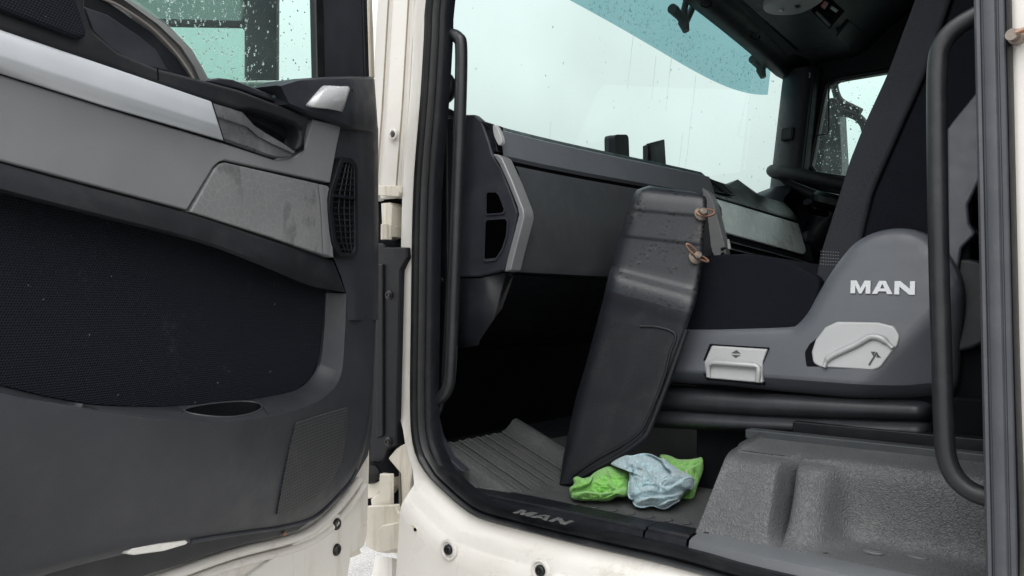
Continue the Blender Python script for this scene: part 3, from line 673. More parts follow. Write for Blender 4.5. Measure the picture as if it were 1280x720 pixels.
# speaker grille
sp = [(369, 528), (400, 518), (436, 508), (433, 545), (427, 578), (413, 604), (392, 626), (368, 638), (345, 645), (352, 605), (360, 565)]
cx_, cy_ = 396, 575
rws = []
for f in (1.0, .97, .75, .5, .25, .02):
    rws.append([D(cx_ + (u - cx_) * f, cy_ + (v - cy_) * f, nlow(cx_ + (u - cx_) * f, cy_ + (v - cy_) * f) + (.0005 if f == 1 else .003)) for u, v in [(p.x, p.y) for p in resample([V((a, b, 0)) for a, b in sp], 44)]])
def dots():
    m, t, b, o = newmat('perforated grille'); co = t.nodes.new('ShaderNodeTexCoord'); sx_ = t.nodes.new('ShaderNodeSeparateXYZ'); t.links.new(co.outputs['Object'], sx_.inputs[0]); ws_ = []
    for ax_ in ('X', 'Z'):
        m1 = t.nodes.new('ShaderNodeMath'); m1.operation = 'MULTIPLY'; m1.inputs[1].default_value = 2 * math.pi / .0046; t.links.new(sx_.outputs[ax_], m1.inputs[0])
        m2_ = t.nodes.new('ShaderNodeMath'); m2_.operation = 'SINE'; t.links.new(m1.outputs[0], m2_.inputs[0]); ws_.append(m2_.outputs[0])
    pm = t.nodes.new('ShaderNodeMath'); pm.operation = 'ADD'; t.links.new(ws_[0], pm.inputs[0]); t.links.new(ws_[1], pm.inputs[1]); f = ramp(t, pm.outputs[0], .9, .2)
    c = mixc(t, f, (.004, .004, .004), (.040, .042, .047)); d = ramp(t, nz(t, 26, 5, .8), .55, .85, 0, .35); c = mixc(t, d, c, (.10, .10, .10))
    t.links.new(c, b.inputs['Base Color']); b.inputs['Roughness'].default_value = .6; bump(t, b, f, .0008); return m
loft('speaker_grille', rws, dots(), door, closed=True, caps=True, sharp=50)
# courtesy lamp, trim screw
ln = prism('courtesy_lamp', [D(u, v, nlow(u, 690) + .002) for u, v in ((160, 690), (166, 686), (200, 679), (232, 675), (236, 678), (232, 681), (205, 689), (168, 694), (161, 693))], IN * .012, M['clear'], door, bevel=.002)
lathe('trim_screw', D(355, 667, -.029), DN, [(.004, 0), (.0035, .002), (.0001, .0025)], M['rust'], door, seg=10)
# window: corner trim, frame, glass, drops
prism('corner_recess', DP([(100, -60), (118, -10), (140, 5), (190, 40), (222, 72), (240, 99), (195, 90), (140, 70), (105, 40)], .002), IN * .02, M['black'], door, bevel=.002)
prism('corner_insert', DP([(106, 8), (135, 18), (175, 45), (196, 62), (212, 90), (170, 80), (140, 62), (118, 40)], .005), IN * .01, M['trim2'], door, bevel=.002)
ac = cr([D(u, v, .004) for u, v in ((60, -70), (112, -12), (150, 8), (188, 34), (216, 62), (234, 86), (243, 102))], 5)
tube('window_bead', ac, .0017, M['bead'], door, seg=8)
oc_ = [((60, -90), (85, -60)), ((118, -22), (150, -8)), ((152, 0), (178, 10)), ((190, 28), (215, 36)), ((220, 56), (240, 62)), ((238, 82), (254, 86)), ((246, 102), (262, 101))]
loft('window_corner_frame', [[D(*lerp2(a, b, -1.1), -.002), D(*a, .003), D(*lerp2(a, b, .3), .008), D(*lerp2(a, b, .8), .002), D(*b, -.015)] for a, b in oc_], M['dullgrey'], door, sharp=60)
wl = DP([(90, -80), (150, -15), (180, 8), (216, 34), (243, 62), (257, 86), (266, 106), (300, 116), (345, 126), (400, 120), (400, -360)], -.016) + [HINGE + DE * .82 - DN * .016 + ZA * 1.34, HINGE + DE * .82 - DN * .016 + ZA * .86]
win = prism('window_glass', wl, IN * .004, M['sideglass'], door, bevel=None)
def smp():
    u, v = rnd.uniform(160, 396), rnd.uniform(-40, 118)
    if v > 26 + (u - 205) * 1.4 and u < 262: return None
    if rnd.random() > .35 + .65 * (u < 320): return None
    return D(u, v, -.0155), DN
dome_drops('raindrops', smp, 1300, .0005, .0019, M['water'], win)
fr1 = prism('window_frame', DP([(391.1, -340), (401, 104), (461, 104), (447.1, -340)], -.004), IN * .016, M['trim2'], door, bevel=.004)
prism('frame_rubber', DP([(387.1, -340), (397, 104), (408, 104), (398.1, -340)], .001), IN * .012, M['rubber'], door, bevel=.003)
prism('frame_edge', DP([(442.9, -340), (457, 96), (462, 96), (449.9, -340)], .0), IN * .018, M['black'], door, bevel=.002)
prism('frame_outer_skin', DP([(451.9, -340), (464, 98), (469, 98), (456.9, -340)], -.014), IN * .02, M['whited'], door, bevel=.003)
def dq(s_, z_, n_): return HINGE + DE * s_ + DN * n_ + ZA * z_
prism('window_top_frame', [dq(.03, 1.31, -.003), dq(.86, 1.31, -.003), dq(.86, 1.37, -.003), dq(.03, 1.37, -.003)], IN * .018, M['trim2'], door, bevel=.004)
prism('window_rear_frame', [dq(.80, .70, -.003), dq(.86, .70, -.003), dq(.86, 1.308, -.003), dq(.80, 1.308, -.003)], IN * .018, M['trim2'], door, bevel=.004)
prism('rail_cap', DP([(252, 101), (275, 97), (292, 99), (340, 118), (346, 128), (300, 112)], .0), IN * .02, M['trim2'], door, bevel=.003)

# ================================================================== exterior mirror seen through the door window
mir = thing('exterior_mirror', PD(330, 115, 1.36) - V((0, 0, .3)), 'tall black twin mirror outside the wet door window', 'mirror', group='exterior mirrors')
MN = (CAM - PD(255, 60, 1.36)); MN.z = .05; MN.normalize()
MP = PD(255, 60, 1.36)
def MR(u, v, n=0): return hit(u, v, MP + MN * n, MN)
hb = prism('housing', [MR(u, v) for u, v in ((120, -260), (352, -260), (350, 150), (120, 150))], -MN * .08, M['black'], mir, bevel=.02)
prism('post', [MR(u, v, .012) for u, v in ((306, -260), (347, -260), (347, 150), (306, 150))], -MN * .03, M['trim2'], mir, bevel=.006)
prism('main_mirror', [MR(u, v, .004 + .13 * (24 - v) / 264) for u, v in ((130, -240), (306, -240), (306, 20), (302, 26), (140, 22), (130, 10))], -MN * .01, M['mirror'], mir, bevel=None)
prism('wide_mirror', [MR(u, v, .004) for u, v in ((130, 32), (302, 34), (307, 40), (307, 140), (130, 140))], -MN * .01, M['mirror'], mir, bevel=None)
prism('mirror_divider', [MR(u, v, .008) for u, v in ((125, 22), (308, 27), (308, 34), (125, 31))], -MN * .02, M['black'], mir, bevel=.002)
# ================================================================== dashboard
dash = thing('dashboard', (.05, 1.1, .3), 'dark grey dashboard running under the windscreen behind the leaning cover', 'dashboard')
Y0, Y1 = .075, .80
def dprof(y, dx=0): return [(-.44, .60), (-.30, .665), (-.05, .688), (.055, .690), (.075, .684), (.088, .672)]
def ext(name, prof, y0, y1, mat, parent, n=6, **k):
    sk = lambda y: .085 * sstep((y - .03) / 1.0) * 1.35 if name != 'centre_face' else 0
    return loft(name, [[V((x + sk(y0 + (y1 - y0) * i / n), y0 + (y1 - y0) * i / n, z)) for x, z in prof] for i in range(n + 1)], mat, parent, sharp=35, **k)
ext('top_pad', dprof(0), Y0, .79, M['black'], dash, 10)
ext('driver_pad', [(-.54, .60), (-.36, .65), (-.16, .655), (-.12, .64), (-.1, .45)], .98, 2.08, M['black'], dash, 6)
ext('upper_band', [(.086, .674), (.100, .668), (.112, .630), (.114, .618), (.108, .612)], Y0 + .012, .785, M['dashband'], dash)
ext('shadow_gap', [(.106, .614), (.100, .604)], Y0 + .01, .785, M['dark'], dash)
ext('glove_panel', [(.100, .606), (.114, .603), (.122, .590), (.132, .50), (.128, .42), (.122, .405), (.10, .402)], Y0 + .045, .80, M['dash'], dash)
ext('under_panel', [(.12, .398), (.09, .392), (.0, .36), (-.12, .30), (-.30, .24)], Y0 + .03, 2.0, M['black'], dash)
# end cap of the dash facing the doorway
EP = lambda u, v, y=Y0: PY(u, v, y)
endp = [(545, 148), (580, 143), (592, 143), (602, 152), (611, 178), (615, 192), (627, 212), (640, 245), (647, 266), (640, 300), (630, 338), (600, 346), (545, 347)]
hole1 = [(607.5, 239), (620, 239), (624, 243), (631, 262), (630, 267), (607, 269)]
hole2 = [(606, 273), (633, 271), (635.5, 275), (634, 295), (628, 313), (620, 325), (604, 327)]
ec = prism('end_cap', [EP(u, v) for u, v in endp], (0, .02, 0), M['trim2'], dash, bevel=.004)
for h_ in (hole1, hole2):
    o_ = resample(fil([EP(u, v, Y0 - .003) for u, v in h_], .004), 40); c_ = sum(o_, V()) / 40
    ins = [c_ + (p - c_) * .90 for p in o_]
    pk = prism('end_vent', ins, (0, .004, 0), M['void'], ec, bevel=None)  # flat plate; near-black colour stands for the shade of a deep opening
    ringplate('end_vent_rim', [c_ + (p - c_) * 1.02 for p in o_], ins, (0, .004, 0), M['trim2'], ec)
tr_o = [(615, 192), (622, 193), (627, 197), (640, 226), (654, 262), (655, 272), (646, 306), (638, 338), (630, 340), (634, 322), (641, 296), (648, 268), (646, 258), (634, 228), (624, 206)]
prism('silver_trim', [EP(u, v, Y0 - .006) for u, v in tr_o], (0, .03, 0), M['trimsilver'], dash, bevel=.003)
prism('band_end', cr([EP(u, v, Y0 - .004) for u, v in ((616, 157), (619, 156), (624, 165), (627, 176), (625, 181), (622, 180), (617, 168))], 3, True), (0, .01, 0), M['satin'], dash, bevel=.0015)
prism('band_side', [EP(u, v, Y0 + .004) for u, v in ((600, 150), (616, 155), (622, 190), (614, 190))], (0, .03, 0), M['black'], dash, bevel=.002)
# lower end of dash (kick trim) and A-pillar inner cover
loft('lower_end_trim', [[EP(545, 349), EP(600, 348), EP(632, 341, Y0 + .01), EP(642, 344, Y0 + .04)], [EP(545, 420), EP(600, 425), EP(618, 398, Y0 + .02), EP(628, 385, Y0 + .06)], [EP(545, 440), EP(598, 432), EP(606, 415, Y0 + .05), EP(612, 405, Y0 + .08)]], M['black'], dash, sharp=40, solid=.004)
prism('pillar_cover', [PY(u, v, .058) for u, v in ((546, 147), (558, 146), (560, 340), (552, 480), (545, 485), (540, 480))], (0, .03, 0), M['black'], dash, bevel=.004)
prism('sill_cover', [PY(u, v, .05) for u, v in ((528, 512), (538, 510), (546, 545), (560, 572), (580, 590), (556, 590), (535, 566))], (0, .02, 0), M['trim2'], dash, bevel=.003)
tube('cable_loop', [PY(545, 522, .07), PY(550, 512, .075), PY(552, 503, .08)], .006, M['black'], dash)
lathe('pillar_screw', PY(552, 350, .05), (0, -1, 0), [(.005, 0), (.004, .003), (.0001, .003)], M['bolt'], dash, seg=10)
# small round cap on the pillar by the windscreen
lathe('round_speaker', PY(548, 108, .10), V((.5, -.8, 0)), [(.034, -.02), (.036, -.004), (.034, .004), (.028, .009), (.012, .013), (.0001, .014)], M['black'], dash, seg=28)
lathe('round_base', PY(551, 143, .10), V((0, 0, 1)), [(.034, -.01), (.030, .004), (.018, .011), (.0001, .014)], M['black'], dash, seg=20)
# centre: top vents, centre stack
cs = [(.225, .76), (.225, 1.44)]
XC = .205
def CSP(u, v, o=0): # tilted centre face
    return hit(u, v, V((.20, 0, .617)) + V((.94, 0, .34)) * o, V((.94, 0, .34)))
ext('centre_face', [(-.12, .675), (.02, .69), (.135, .690), (.150, .684), (.192, .632), (.200, .617), (.232, .515), (.238, .49), (.20, .40), (.15, .36)], .76, 1.46, M['black'], dash)
prism('centre_side', [V((x, .757, z)) for x, z in ((.06, .680), (.13, .687), (.150, .681), (.190, .632), (.205, .612), (.238, .512), (.242, .40), (.10, .38), (.08, .6))], (0, .03, 0), M['sidegrey'], dash, bevel=.006)
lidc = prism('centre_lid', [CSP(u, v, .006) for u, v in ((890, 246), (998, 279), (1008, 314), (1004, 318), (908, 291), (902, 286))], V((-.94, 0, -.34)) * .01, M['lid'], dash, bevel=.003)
prism('lid_top_rail', [CSP(u, v, .010) for u, v in ((888, 240), (996, 273), (999, 277), (889, 245))], V((-.94, 0, -.34)) * .012, M['black'], dash, bevel=.002)
sl = prism('slot_panel', [CSP(u, v, .004) for u, v in ((904, 293), (1008, 322), (1014, 345), (906, 330))], V((-.94, 0, -.34)) * .01, M['dark'], dash, bevel=.001)
for k in range(3):
    prism('slot_divider', [CSP(u, v, .010) for u, v in ((905, 299 + 9 * k), (1010, 327 + 7 * k), (1010, 329 + 7 * k), (905, 301 + 9 * k))], V((-.94, 0, -.34)) * .01, M['trim2'], sl, bevel=.001)
tube('slot_pin', [CSP(910, 300, .012), CSP(912, 312, .012)], .004, M['satin'], sl, seg=8)
for k in range(2):
    a0, a1 = (856, 215), (883, 234)
    us = ((856, 216), (880, 222), (904, 242), (884, 238)) if k == 0 else ((882, 222), (903, 231), (916, 244), (906, 242))
    vt = prism('top_vent', [hit(u, v, (.172, 0, .66), V((.79, 0, .61))) for u, v in us], (-.01, 0, -.01), M['dark'], dash, bevel=None)
    q = [hit(u, v, (.175, 0, .662), V((.79, 0, .61))) for u, v in us]
    tube('vent_rim', q + q[:1], .003, M['black'], vt, seg=6)
    for i in range(1, 7):
        f = i / 7; tube('slat', [q[0].lerp(q[3], f), q[1].lerp(q[2], f)], .0016, M['black'], vt, seg=6)
prism('console_surround', cr([PY(u, v, .735) for u, v in ((838, 236), (850, 230), (868, 231), (884, 239), (892, 254), (900, 285), (907, 318), (893, 322), (884, 290), (876, 258), (862, 246))], 3, True), (0, .03, 0), M['sidegrey'], dash, bevel=.004)
# instrument binnacle
bn = []
for i in range(9):
    t = math.pi * i / 8
    bn.append([V((.09 + dx, 1.60 - math.cos(t) * (.21 - .2 * dx), .60 + math.sin(t) * (.165 + hz))) for dx, hz in ((-.16, -.05), (0, .0), (.05, .0), (.06, -.015), (.0, -.03))])
loft('instrument_hood', bn, M['trim2'], dash, sharp=60)
prism('instrument_face', [V((.10, 1.60 - math.cos(math.pi * i / 12) * .18, .60 + math.sin(math.pi * i / 12) * .13)) for i in range(13)], (-.01, 0, 0), M['dark'], dash, bevel=None)
loft('hood_shoulder', [[V((-.08, 1.10, .66)), V((.08, 1.10, .685)), V((.17, 1.10, .64))], [V((-.08, 1.27, .70)), V((.07, 1.27, .745)), V((.16, 1.27, .66))], [V((-.08, 1.42, .66)), V((.08, 1.42, .70)), V((.17, 1.42, .64))]], M['dash'], dash, sharp=50)
lathe('dash_knob', CSP(1011, 296, .02), V((1, -.4, .2)), [(.018, -.03), (.019, .0), (.017, .006), (.0001, .007)], M['trim2'], dash)
lathe('dash_knob', CSP(1006, 322, .0), V((1, -.4, .2)), [(.010, -.03), (.011, .0), (.009, .006), (.0001, .007)], M['black'], dash)

# items standing on the dash by the glass
h1 = thing('phone_holder', (-.07, .93, .69), 'small rounded black holder on the dash top, left of the two', 'holder')
q = hit(772, 186, (-.06, 0, 0), (1, 0, 0))
def lump(name, u0, v0, u1, v1, x, parent, mat, lean=0.0, dep=.05):
    a, b, c, d = PX(u0, v1, x), PX(u1, v1, x), PX(u1 + lean, v0, x), PX(u0 + lean, v0, x)
    a.z = b.z = .684
    return prism(name, fil([a, b, c, d], [0.002, .002, .014, .014]), (-dep, 0, 0), mat, parent, bevel=.008)
lump('holder_body', 771, 168, 788, 207, -.03, h1, M['black'], lean=-2, dep=.02); lump('holder_back', 762, 169, 776, 206, -.055, h1, M['trim2'], lean=-1, dep=.015)
h2 = thing('box_holder', (-.05, 1.05, .69), 'square black holder on the dash top, right of the two', 'holder')
prism('holder_face', [PX(812, 179, -.05), PX(831, 174, -.05), V((-.05, PX(835, 206, -.05).y, .684)), V((-.05, PX(817, 200, -.05).y, .684))], (-.012, 0, 0), M['black'], h2, bevel=.003)
prism('holder_side', [PX(810, 182, -.055), PX(814, 180, -.055), V((-.055, PX(819, 200, -.055).y, .684)), V((-.055, PX(810, 197, -.055).y, .684))], (-.015, -.005, 0), M['trim2'], h2, bevel=.002)

# ================================================================== steering wheel
st = thing('steering_wheel', (.28, 1.62, .55), 'black steering wheel at the far driver side beyond the dashboard', 'steering wheel')
SC = V((.285, 1.60, .735)); sa = V((math.cos(R(20)), 0, -math.sin(R(20)))); sb = YA; sn = V((math.sin(R(20)), 0, math.cos(R(20))))
rimp = [SC + (sa * math.cos(2 * math.pi * i / 48) + sb * math.sin(2 * math.pi * i / 48)) * .225 for i in range(49)]
tube('rim', rimp, .020, M['soft'], st, seg=12)
lathe('hub', SC - sn * .06, sn, [(.06, -.02), (.085, .0), (.085, .02), (.07, .035), (.0001, .04)], M['black'], st)
for ang in (200, 340, 90):
    d_ = sa * math.cos(R(ang)) + sb * math.sin(R(ang)); tube('spoke', [SC - sn * .045 + d_ * .06, SC - sn * .03 + d_ * .15, SC + d_ * .22], [.02, .014, .010], M['trim2'], st)
tube('column', [SC - sn * .06, SC - sn * .30 - V((.08, 0, 0))], [.045, .06], M['black'], st)
tube('stalk', [SC - sn * .09, SC - sn * .09 + V((-.02, -.15, .0)), SC - sn * .085 + V((-.02, -.19, .02))], [.010, .010, .013], M['black'], st)
# ================================================================== floor mat, sill plate, moulded riser
def matmat(name, col, sc_, d, dust=.3):
    m, t, b, o = newmat(name)
    f = ramp(t, nz(t, sc_, 3, .6), .35, .65); c = mixc(t, f, tuple(x * .6 for x in col), tuple(x * 1.35 for x in col))
    s = ramp(t, nz(t, 12, 6, .8), .5, .8, 0, dust); c = mixc(t, s, c, (.16, .155, .145))
    s2 = ramp(t, nz(t, 420, 2), .72, .78, 0, dust * 1.5); c = mixc(t, s2, c, (.3, .3, .28))
    t.links.new(c, b.inputs['Base Color']); b.inputs['Roughness'].default_value = .6; b.inputs['Specular IOR Level'].default_value = .4
    bump(t, b, nz(t, sc_, 3, .6), d); return m
def leather():
    m, t, b, o = newmat('grained moulded grey plastic'); co = t.nodes.new('ShaderNodeTexCoord'); vo = t.nodes.new('ShaderNodeTexVoronoi'); vo.inputs['Scale'].default_value = 480; vo.feature = 'SMOOTH_F1'
    nn = t.nodes.new('ShaderNodeTexNoise'); nn.inputs['Scale'].default_value = 140; mp = t.nodes.new('ShaderNodeMix'); mp.data_type = 'VECTOR'; mp.inputs['Factor'].default_value = .012
    t.links.new(co.outputs['Object'], nn.inputs['Vector']); t.links.new(co.outputs['Object'], mp.inputs['A']); t.links.new(nn.outputs['Color'], mp.inputs['B']); t.links.new(mp.outputs['Result'], vo.inputs['Vector'])
    h = ramp(t, vo.outputs['Distance'], .1, .75, 1, 0)
    c = mixc(t, h, (.070, .074, .078), (.092, .096, .101)); s = ramp(t, nz(t, 10, 6, .75), .5, .8, 0, .3); c = mixc(t, s, c, (.25, .25, .24))
    t.links.new(c, b.inputs['Base Color']); b.inputs['Roughness'].default_value = .5; bump(t, b, h, .0010); return m
M['mat'] = matmat('rubber floor mat', (.060, .063, .064), 420, .0014)
M['leather'] = leather()
M['matrib'] = matmat('worn and lit rib tops', (.095, .097, .096), 420, .0006)  # worn grey, with the light caught along the ridges put into the colour
mt = thing('floor_mat', (.2, .4, 0), 'ribbed black rubber floor mat in the passenger footwell', 'floor mat')
def mz(x, y):
    s = max(0, .155 - x); z = .38 * s + .06 * max(0, .02 - s) ** 1.0 * 0
    # soft blend of the ramp foot
    if -.03 < .155 - x < .03: z = .38 * (s + .03) ** 2 / .12 if s > 0 else .38 * (.03 + .155 - x) ** 2 / .12
    rg = math.exp(-((y - .305) / .028) ** 2) * .026 * sstep((.30 - x) / .12)
    if x < .155 and y < .27:
        ph = ((y - .085) / .026) % 1.0; rib = max(0, 1 - abs(ph - .5) / .12) * .0045; z += rib * sstep((.150 - x) / .03 + .4)
    if y > .34: z = z * .5
    return z + rg
nx, ny = 110, 150
grid = [[V((-.035 + .58 * i / nx, .07 + .85 * j / ny, 0)) for j in range(ny + 1)] for i in range(nx + 1)]
for r_ in grid:
    for p in r_:
        p.z = mz(p.x, p.y); e = min(1, (p.y - .07) / .012); p.z = p.z * max(.2, e) + .002 * e
loft('mat_sheet', grid, M['mat'], mt, sharp=80)
for k in range(8):
    y_ = .098 + .026 * k * (1 if k < 7 else 1)
    if y_ < .27: tube('rib', [V((x_, y_, mz(x_, y_) + .0028)) for x_ in [-.03 + .018 * q for q in range(11)]], .0011, M['matrib'], mt, seg=6)
for k in range(7):   # moulded crescent marks near the edge
    c0 = PZ(716 + 23 * k, 629 + 4.0 * k, .003)
    tube('crescent_mark', [c0 + V((.012 * math.cos(a), .012 * math.sin(a), .0006)) for a in [R(-60 + 15 * q) for q in range(9)]], .0009, M['mat'], mt, seg=5)
sp_ = thing('sill_plate', (.4, .06, 0), 'black grooved sill plate with embossed grey lettering at the doorway edge', 'sill plate')
xl, xr = PZ(596, 625, .006).x, PZ(800, 665, .006).x
pr = [(.036, -.006), (.040, .004), (.047, .006)]
for k in range(5): pr += [(.049 + .008 * k, .009), (.055 + .008 * k, .009), (.0555 + .008 * k, .0065), (.0565 + .008 * k, .0065)]
pr += [(.092, .006), (.096, .0)]
loft('plate', [[V((x, y, z)) for y, z in pr] for x in (xl - .05, xl + .05, .3, xr)], M['black'], sp_, sharp=20)
loft('plate_end', [[V((x, y, z + .0015)) for y, z in pr] for x in (xr + .004, xr + .07)], M['black'], sp_, sharp=20)
def letters(name, org, ex, ez, h, mat, parent, off):
    Mm = [(0, 0), (0, 1), (.42, 1), (.7, .4), (.98, 1), (1.4, 1), (1.4, 0), (1.07, 0), (1.07, .6), (.79, 0), (.61, 0), (.33, .6), (.33, 0)]
    A1 = [(0, 0), (.36, 0), (.447, .2), (.543, .42), (.70, .78), (.70, 1), (.48, 1)]
    A2 = [(1.4 - x, y) for x, y in A1][::-1]; A3 = [(.447, .2), (.953, .2), (.857, .42), (.543, .42)]
    Nn = [(0, 0), (0, 1), (.38, 1), (1.02, .42), (1.02, 1), (1.35, 1), (1.35, 0), (.97, 0), (.33, .58), (.33, 0)]
    x0 = 0
    for polys, w_ in (([Mm], 1.4), ([A1, A2, A3], 1.4), ([Nn], 1.35)):
        b = bag()
        for p in polys: bag_prism(b, [org + ex * ((x0 + x) * h) + ez * (y * h) for x, y in p], off)
        mk(name, b[0], b[1], mat, parent, sharp=20)
        x0 += w_ + .12
o_ = PZ(641, 641, .0098)
dx_ = (PZ(713, 653, .0098) - o_).length
letters('letter', V((o_.x, o_.y, .0096)), XA, YA, dx_ / 4.39, M['dullgrey'], sp_, (0, 0, .0008))
rp = thing('rear_sill_cover', (.75, .05, 0), 'smooth grey sill cover below the moulded riser', 'sill cover')
loft('cover_strip', [[V((x, y, z)) for y, z in ((.034, -.008), (.038, .006), (.046, .009), (.074, .011), (.078, .008))] for x in (xr + .075, .7, bx - .045)], M['sillgrey'], rp, sharp=30)
for u, v in ((884, 666), (1031, 692)):
    lathe('cover_screw', PZ(u, v, .0105), (0, 0, 1), [(.005, -.001), (.005, .001), (.0035, .0018), (.0001, .0016)], M['bolt'], rp, seg=12)
ri = thing('floor_riser', (.7, .15, 0), 'grained grey moulded riser below the passenger seat', 'floor riser')
PB = [(.070, .008), (.074, .012), (.079, .020), (.095, .052), (.118, .096), (.126, .107), (.140, .113), (.165, .116), (.172, .120), (.250, .126)]
PR = [(.070, .008), (.078, .010), (.108, .012), (.146, .015), (.162, .030), (.169, .070), (.172, .096), (.178, .110), (.190, .119), (.250, .126)]
x0r = .492
stn = [(0, 0, 0), (.002, 0, 1), (.012, 0, 1), (.06, 0, 1), (.096, 0, 1), (.106, .06, 1), (.114, .45, 1), (.121, .85, 1), (.1235, .88, 1), (.125, .40, 1), (.132, .24, 1), (.150, .24, 1), (.168, .40, 1), (.184, .78, 1), (.198, .97, 1), (.215, 1, 1), (.28, 1, 1), (.345, 1, 1), (.360, .95, 1), (.385, .62, 1), (.46, .58, 1)]
rows = []
for dx, wt, on in stn:
    x = x0r + dx; r_ = []
    for j, ((a, b), (c, d)) in enumerate(zip(PB, PR)):
        y, z = a + (c - a) * wt, b + (d - b) * wt
        if dx == 0: z = min(z, .002); y = y + .002
        # slanted left end
        r_.append(V((x + (.028 * (z / .12) if dx < .1 else 0) * (1 - dx / .1 if dx < .1 else 0), y, z)))
    rows.append(r_)
surfrows = [cr(r_, 3) for r_ in rows]
cols = [cr([r_[j] for r_ in surfrows], 3) for j in range(len(surfrows[0]))]
loft('riser_face', [[c[i] for c in cols] for i in range(len(cols[0]))], M['leather'], ri, sharp=70)
for u, v in ((1045, 680), (1091, 691), (1147, 697)):
    p = PZ(u, v, .0135); prism('smooth_pad', [p + V((0, 0, .002)) + V((.013 * math.cos(t), .006 * math.sin(t), 0)) for t in [2 * math.pi * i / 20 for i in range(20)]], (0, 0, -.003), M['sillgrey'], ri, bevel=.001)
box('seat_rail', (.50, .25, .122), (1.0, .275, .137), M['dash'], ri, bevel=.002)
box('seat_rail', (.56, .30, .120), (1.0, .33, .150), M['black'], ri, bevel=.002)

# ================================================================== passenger seat
SY = .32
seat = thing('passenger_seat', (.55, .5, .12), 'passenger seat with grey plastic side shell, black cushion and silver levers', 'seat')
def PS(u, v, y): return hit(u, v, (0, y, .30), (0, -1, .17))
def SP_(pts, y=SY): return [PS(u, v, y) for u, v in pts]
# side shell: rounded slab
shell = SP_([(790, 415), (900, 409), (982, 406), (993, 402), (1003, 392), (1018, 366), (1035, 338), (1058, 308), (1075, 295), (1095, 287), (1120, 283.5), (1145, 287), (1168, 300), (1188, 325), (1199, 352), (1201, 385), (1195, 430), (1185, 496), (1150, 505), (1100, 505), (1000, 496), (900, 485), (790, 472)])
sh = resample(cr(shell, 5, True), 160); scn = sum(sh, V()) / 160
def inset(loop, d, y):
    n = len(loop); out = []
    for i in range(n):
        t = (loop[(i + 1) % n] - loop[i - 1]).normalized(); nn = V((-t.z, 0, t.x)); nn = nn if INS > 0 else -nn
        out.append(loop[i] + nn * d + V((0, y, 0)))
    return out
ar = sum(sh[i].x * sh[(i + 1) % 160].z - sh[(i + 1) % 160].x * sh[i].z for i in range(160)); INS = 1 if ar > 0 else -1
rows = [inset(sh, 0, .10), inset(sh, 0, .026), inset(sh, .0025, .014), inset(sh, .008, .007), inset(sh, .016, .003), inset(sh, .028, 0)]
ob = loft('side_shell', rows, M['seat'], seat, closed=True, sharp=60)
bm = bmesh.new(); bm.from_mesh(ob.data); bm.verts.ensure_lookup_table()
be = [e for e in bm.edges if e.is_boundary]
bmesh.ops.holes_fill(bm, edges=be, sides=0); bmesh.ops.recalc_face_normals(bm, faces=bm.faces); bm.to_mesh(ob.data); bm.free()
bm = bmesh.new(); bm.from_mesh(ob.data); oc0 = wm(ob).translation
def bend(p0, p1, k):     # fold the face back along a moulding line
    nn = V(((p1 - p0).z, 0, -(p1 - p0).x)).normalized(); lp0 = p0 - oc0
    bmesh.ops.bisect_plane(bm, geom=bm.verts[:] + bm.edges[:] + bm.faces[:], plane_co=lp0, plane_no=nn)
    for v_ in bm.verts:
        q = (v_.co - lp0).dot(nn)
        if q > 0: v_.co.y += k * q
bend(PS(1079, 468, SY), PS(1159, 386, SY), .16)
bend(PS(1085, 474, SY), PS(1165, 392, SY), .16)
bend(PS(1092, 480, SY), PS(1172, 398, SY), .18)
bend(PS(840, 460, SY), PS(1160, 480, SY), .3)
bend(PS(840, 465, SY), PS(1160, 486, SY), .4)
bm.to_mesh(ob.data); bm.free()
for p in ob.data.polygons: p.use_smooth = True
ob.data.set_sharp_from_angle(angle=R(26))
wn = ob.modifiers.new('wn', 'WEIGHTED_NORMAL'); wn.keep_sharp = True
# lettering
lo_ = PS(1063, 366.5, SY - .0012); le = PS(1143.5, 368.5, SY - .0012); lx = (le - lo_); lw = lx.length
letters('letter', lo_, lx.normalized(), V((0, .17, 1)).normalized(), lw / 4.39, M['chrome'], seat, (0, .004, 0))
# height handle
hh = prism('height_lever', SP_([(889, 432), (959, 436.5), (953, 452), (953, 479), (885, 473), (881, 466), (880, 453)], SY - .006), (0, .02, 0), M['satin'], seat, bevel=.003)
prism('lever_gap', SP_([(887, 430), (961, 434.5), (955, 453), (954, 482), (883, 475), (879, 467), (878, 453)], SY - .001), (0, .01, 0), M['dark'], seat, bevel=None)
tube('lever_grip', [PS(u, v, y) for u, v, y in ((886, 471, SY - .006), (885, 462, SY - .010), (886, 455, SY - .013), (892, 453, SY - .014), (944, 457, SY - .014), (948, 459, SY - .013), (948, 468, SY - .010), (947, 477, SY - .006))], .0045, M['satin'], hh, seg=10)
prism('arrow_up', SP_([(914, 441.5), (920.5, 437.5), (926, 442)], SY - .0068), (0, .002, 0), M['icon'], hh, bevel=None)
prism('arrow_down', SP_([(914.5, 443.5), (925.5, 444), (919.5, 447.5)], SY - .0068), (0, .002, 0), M['icon'], hh, bevel=None)
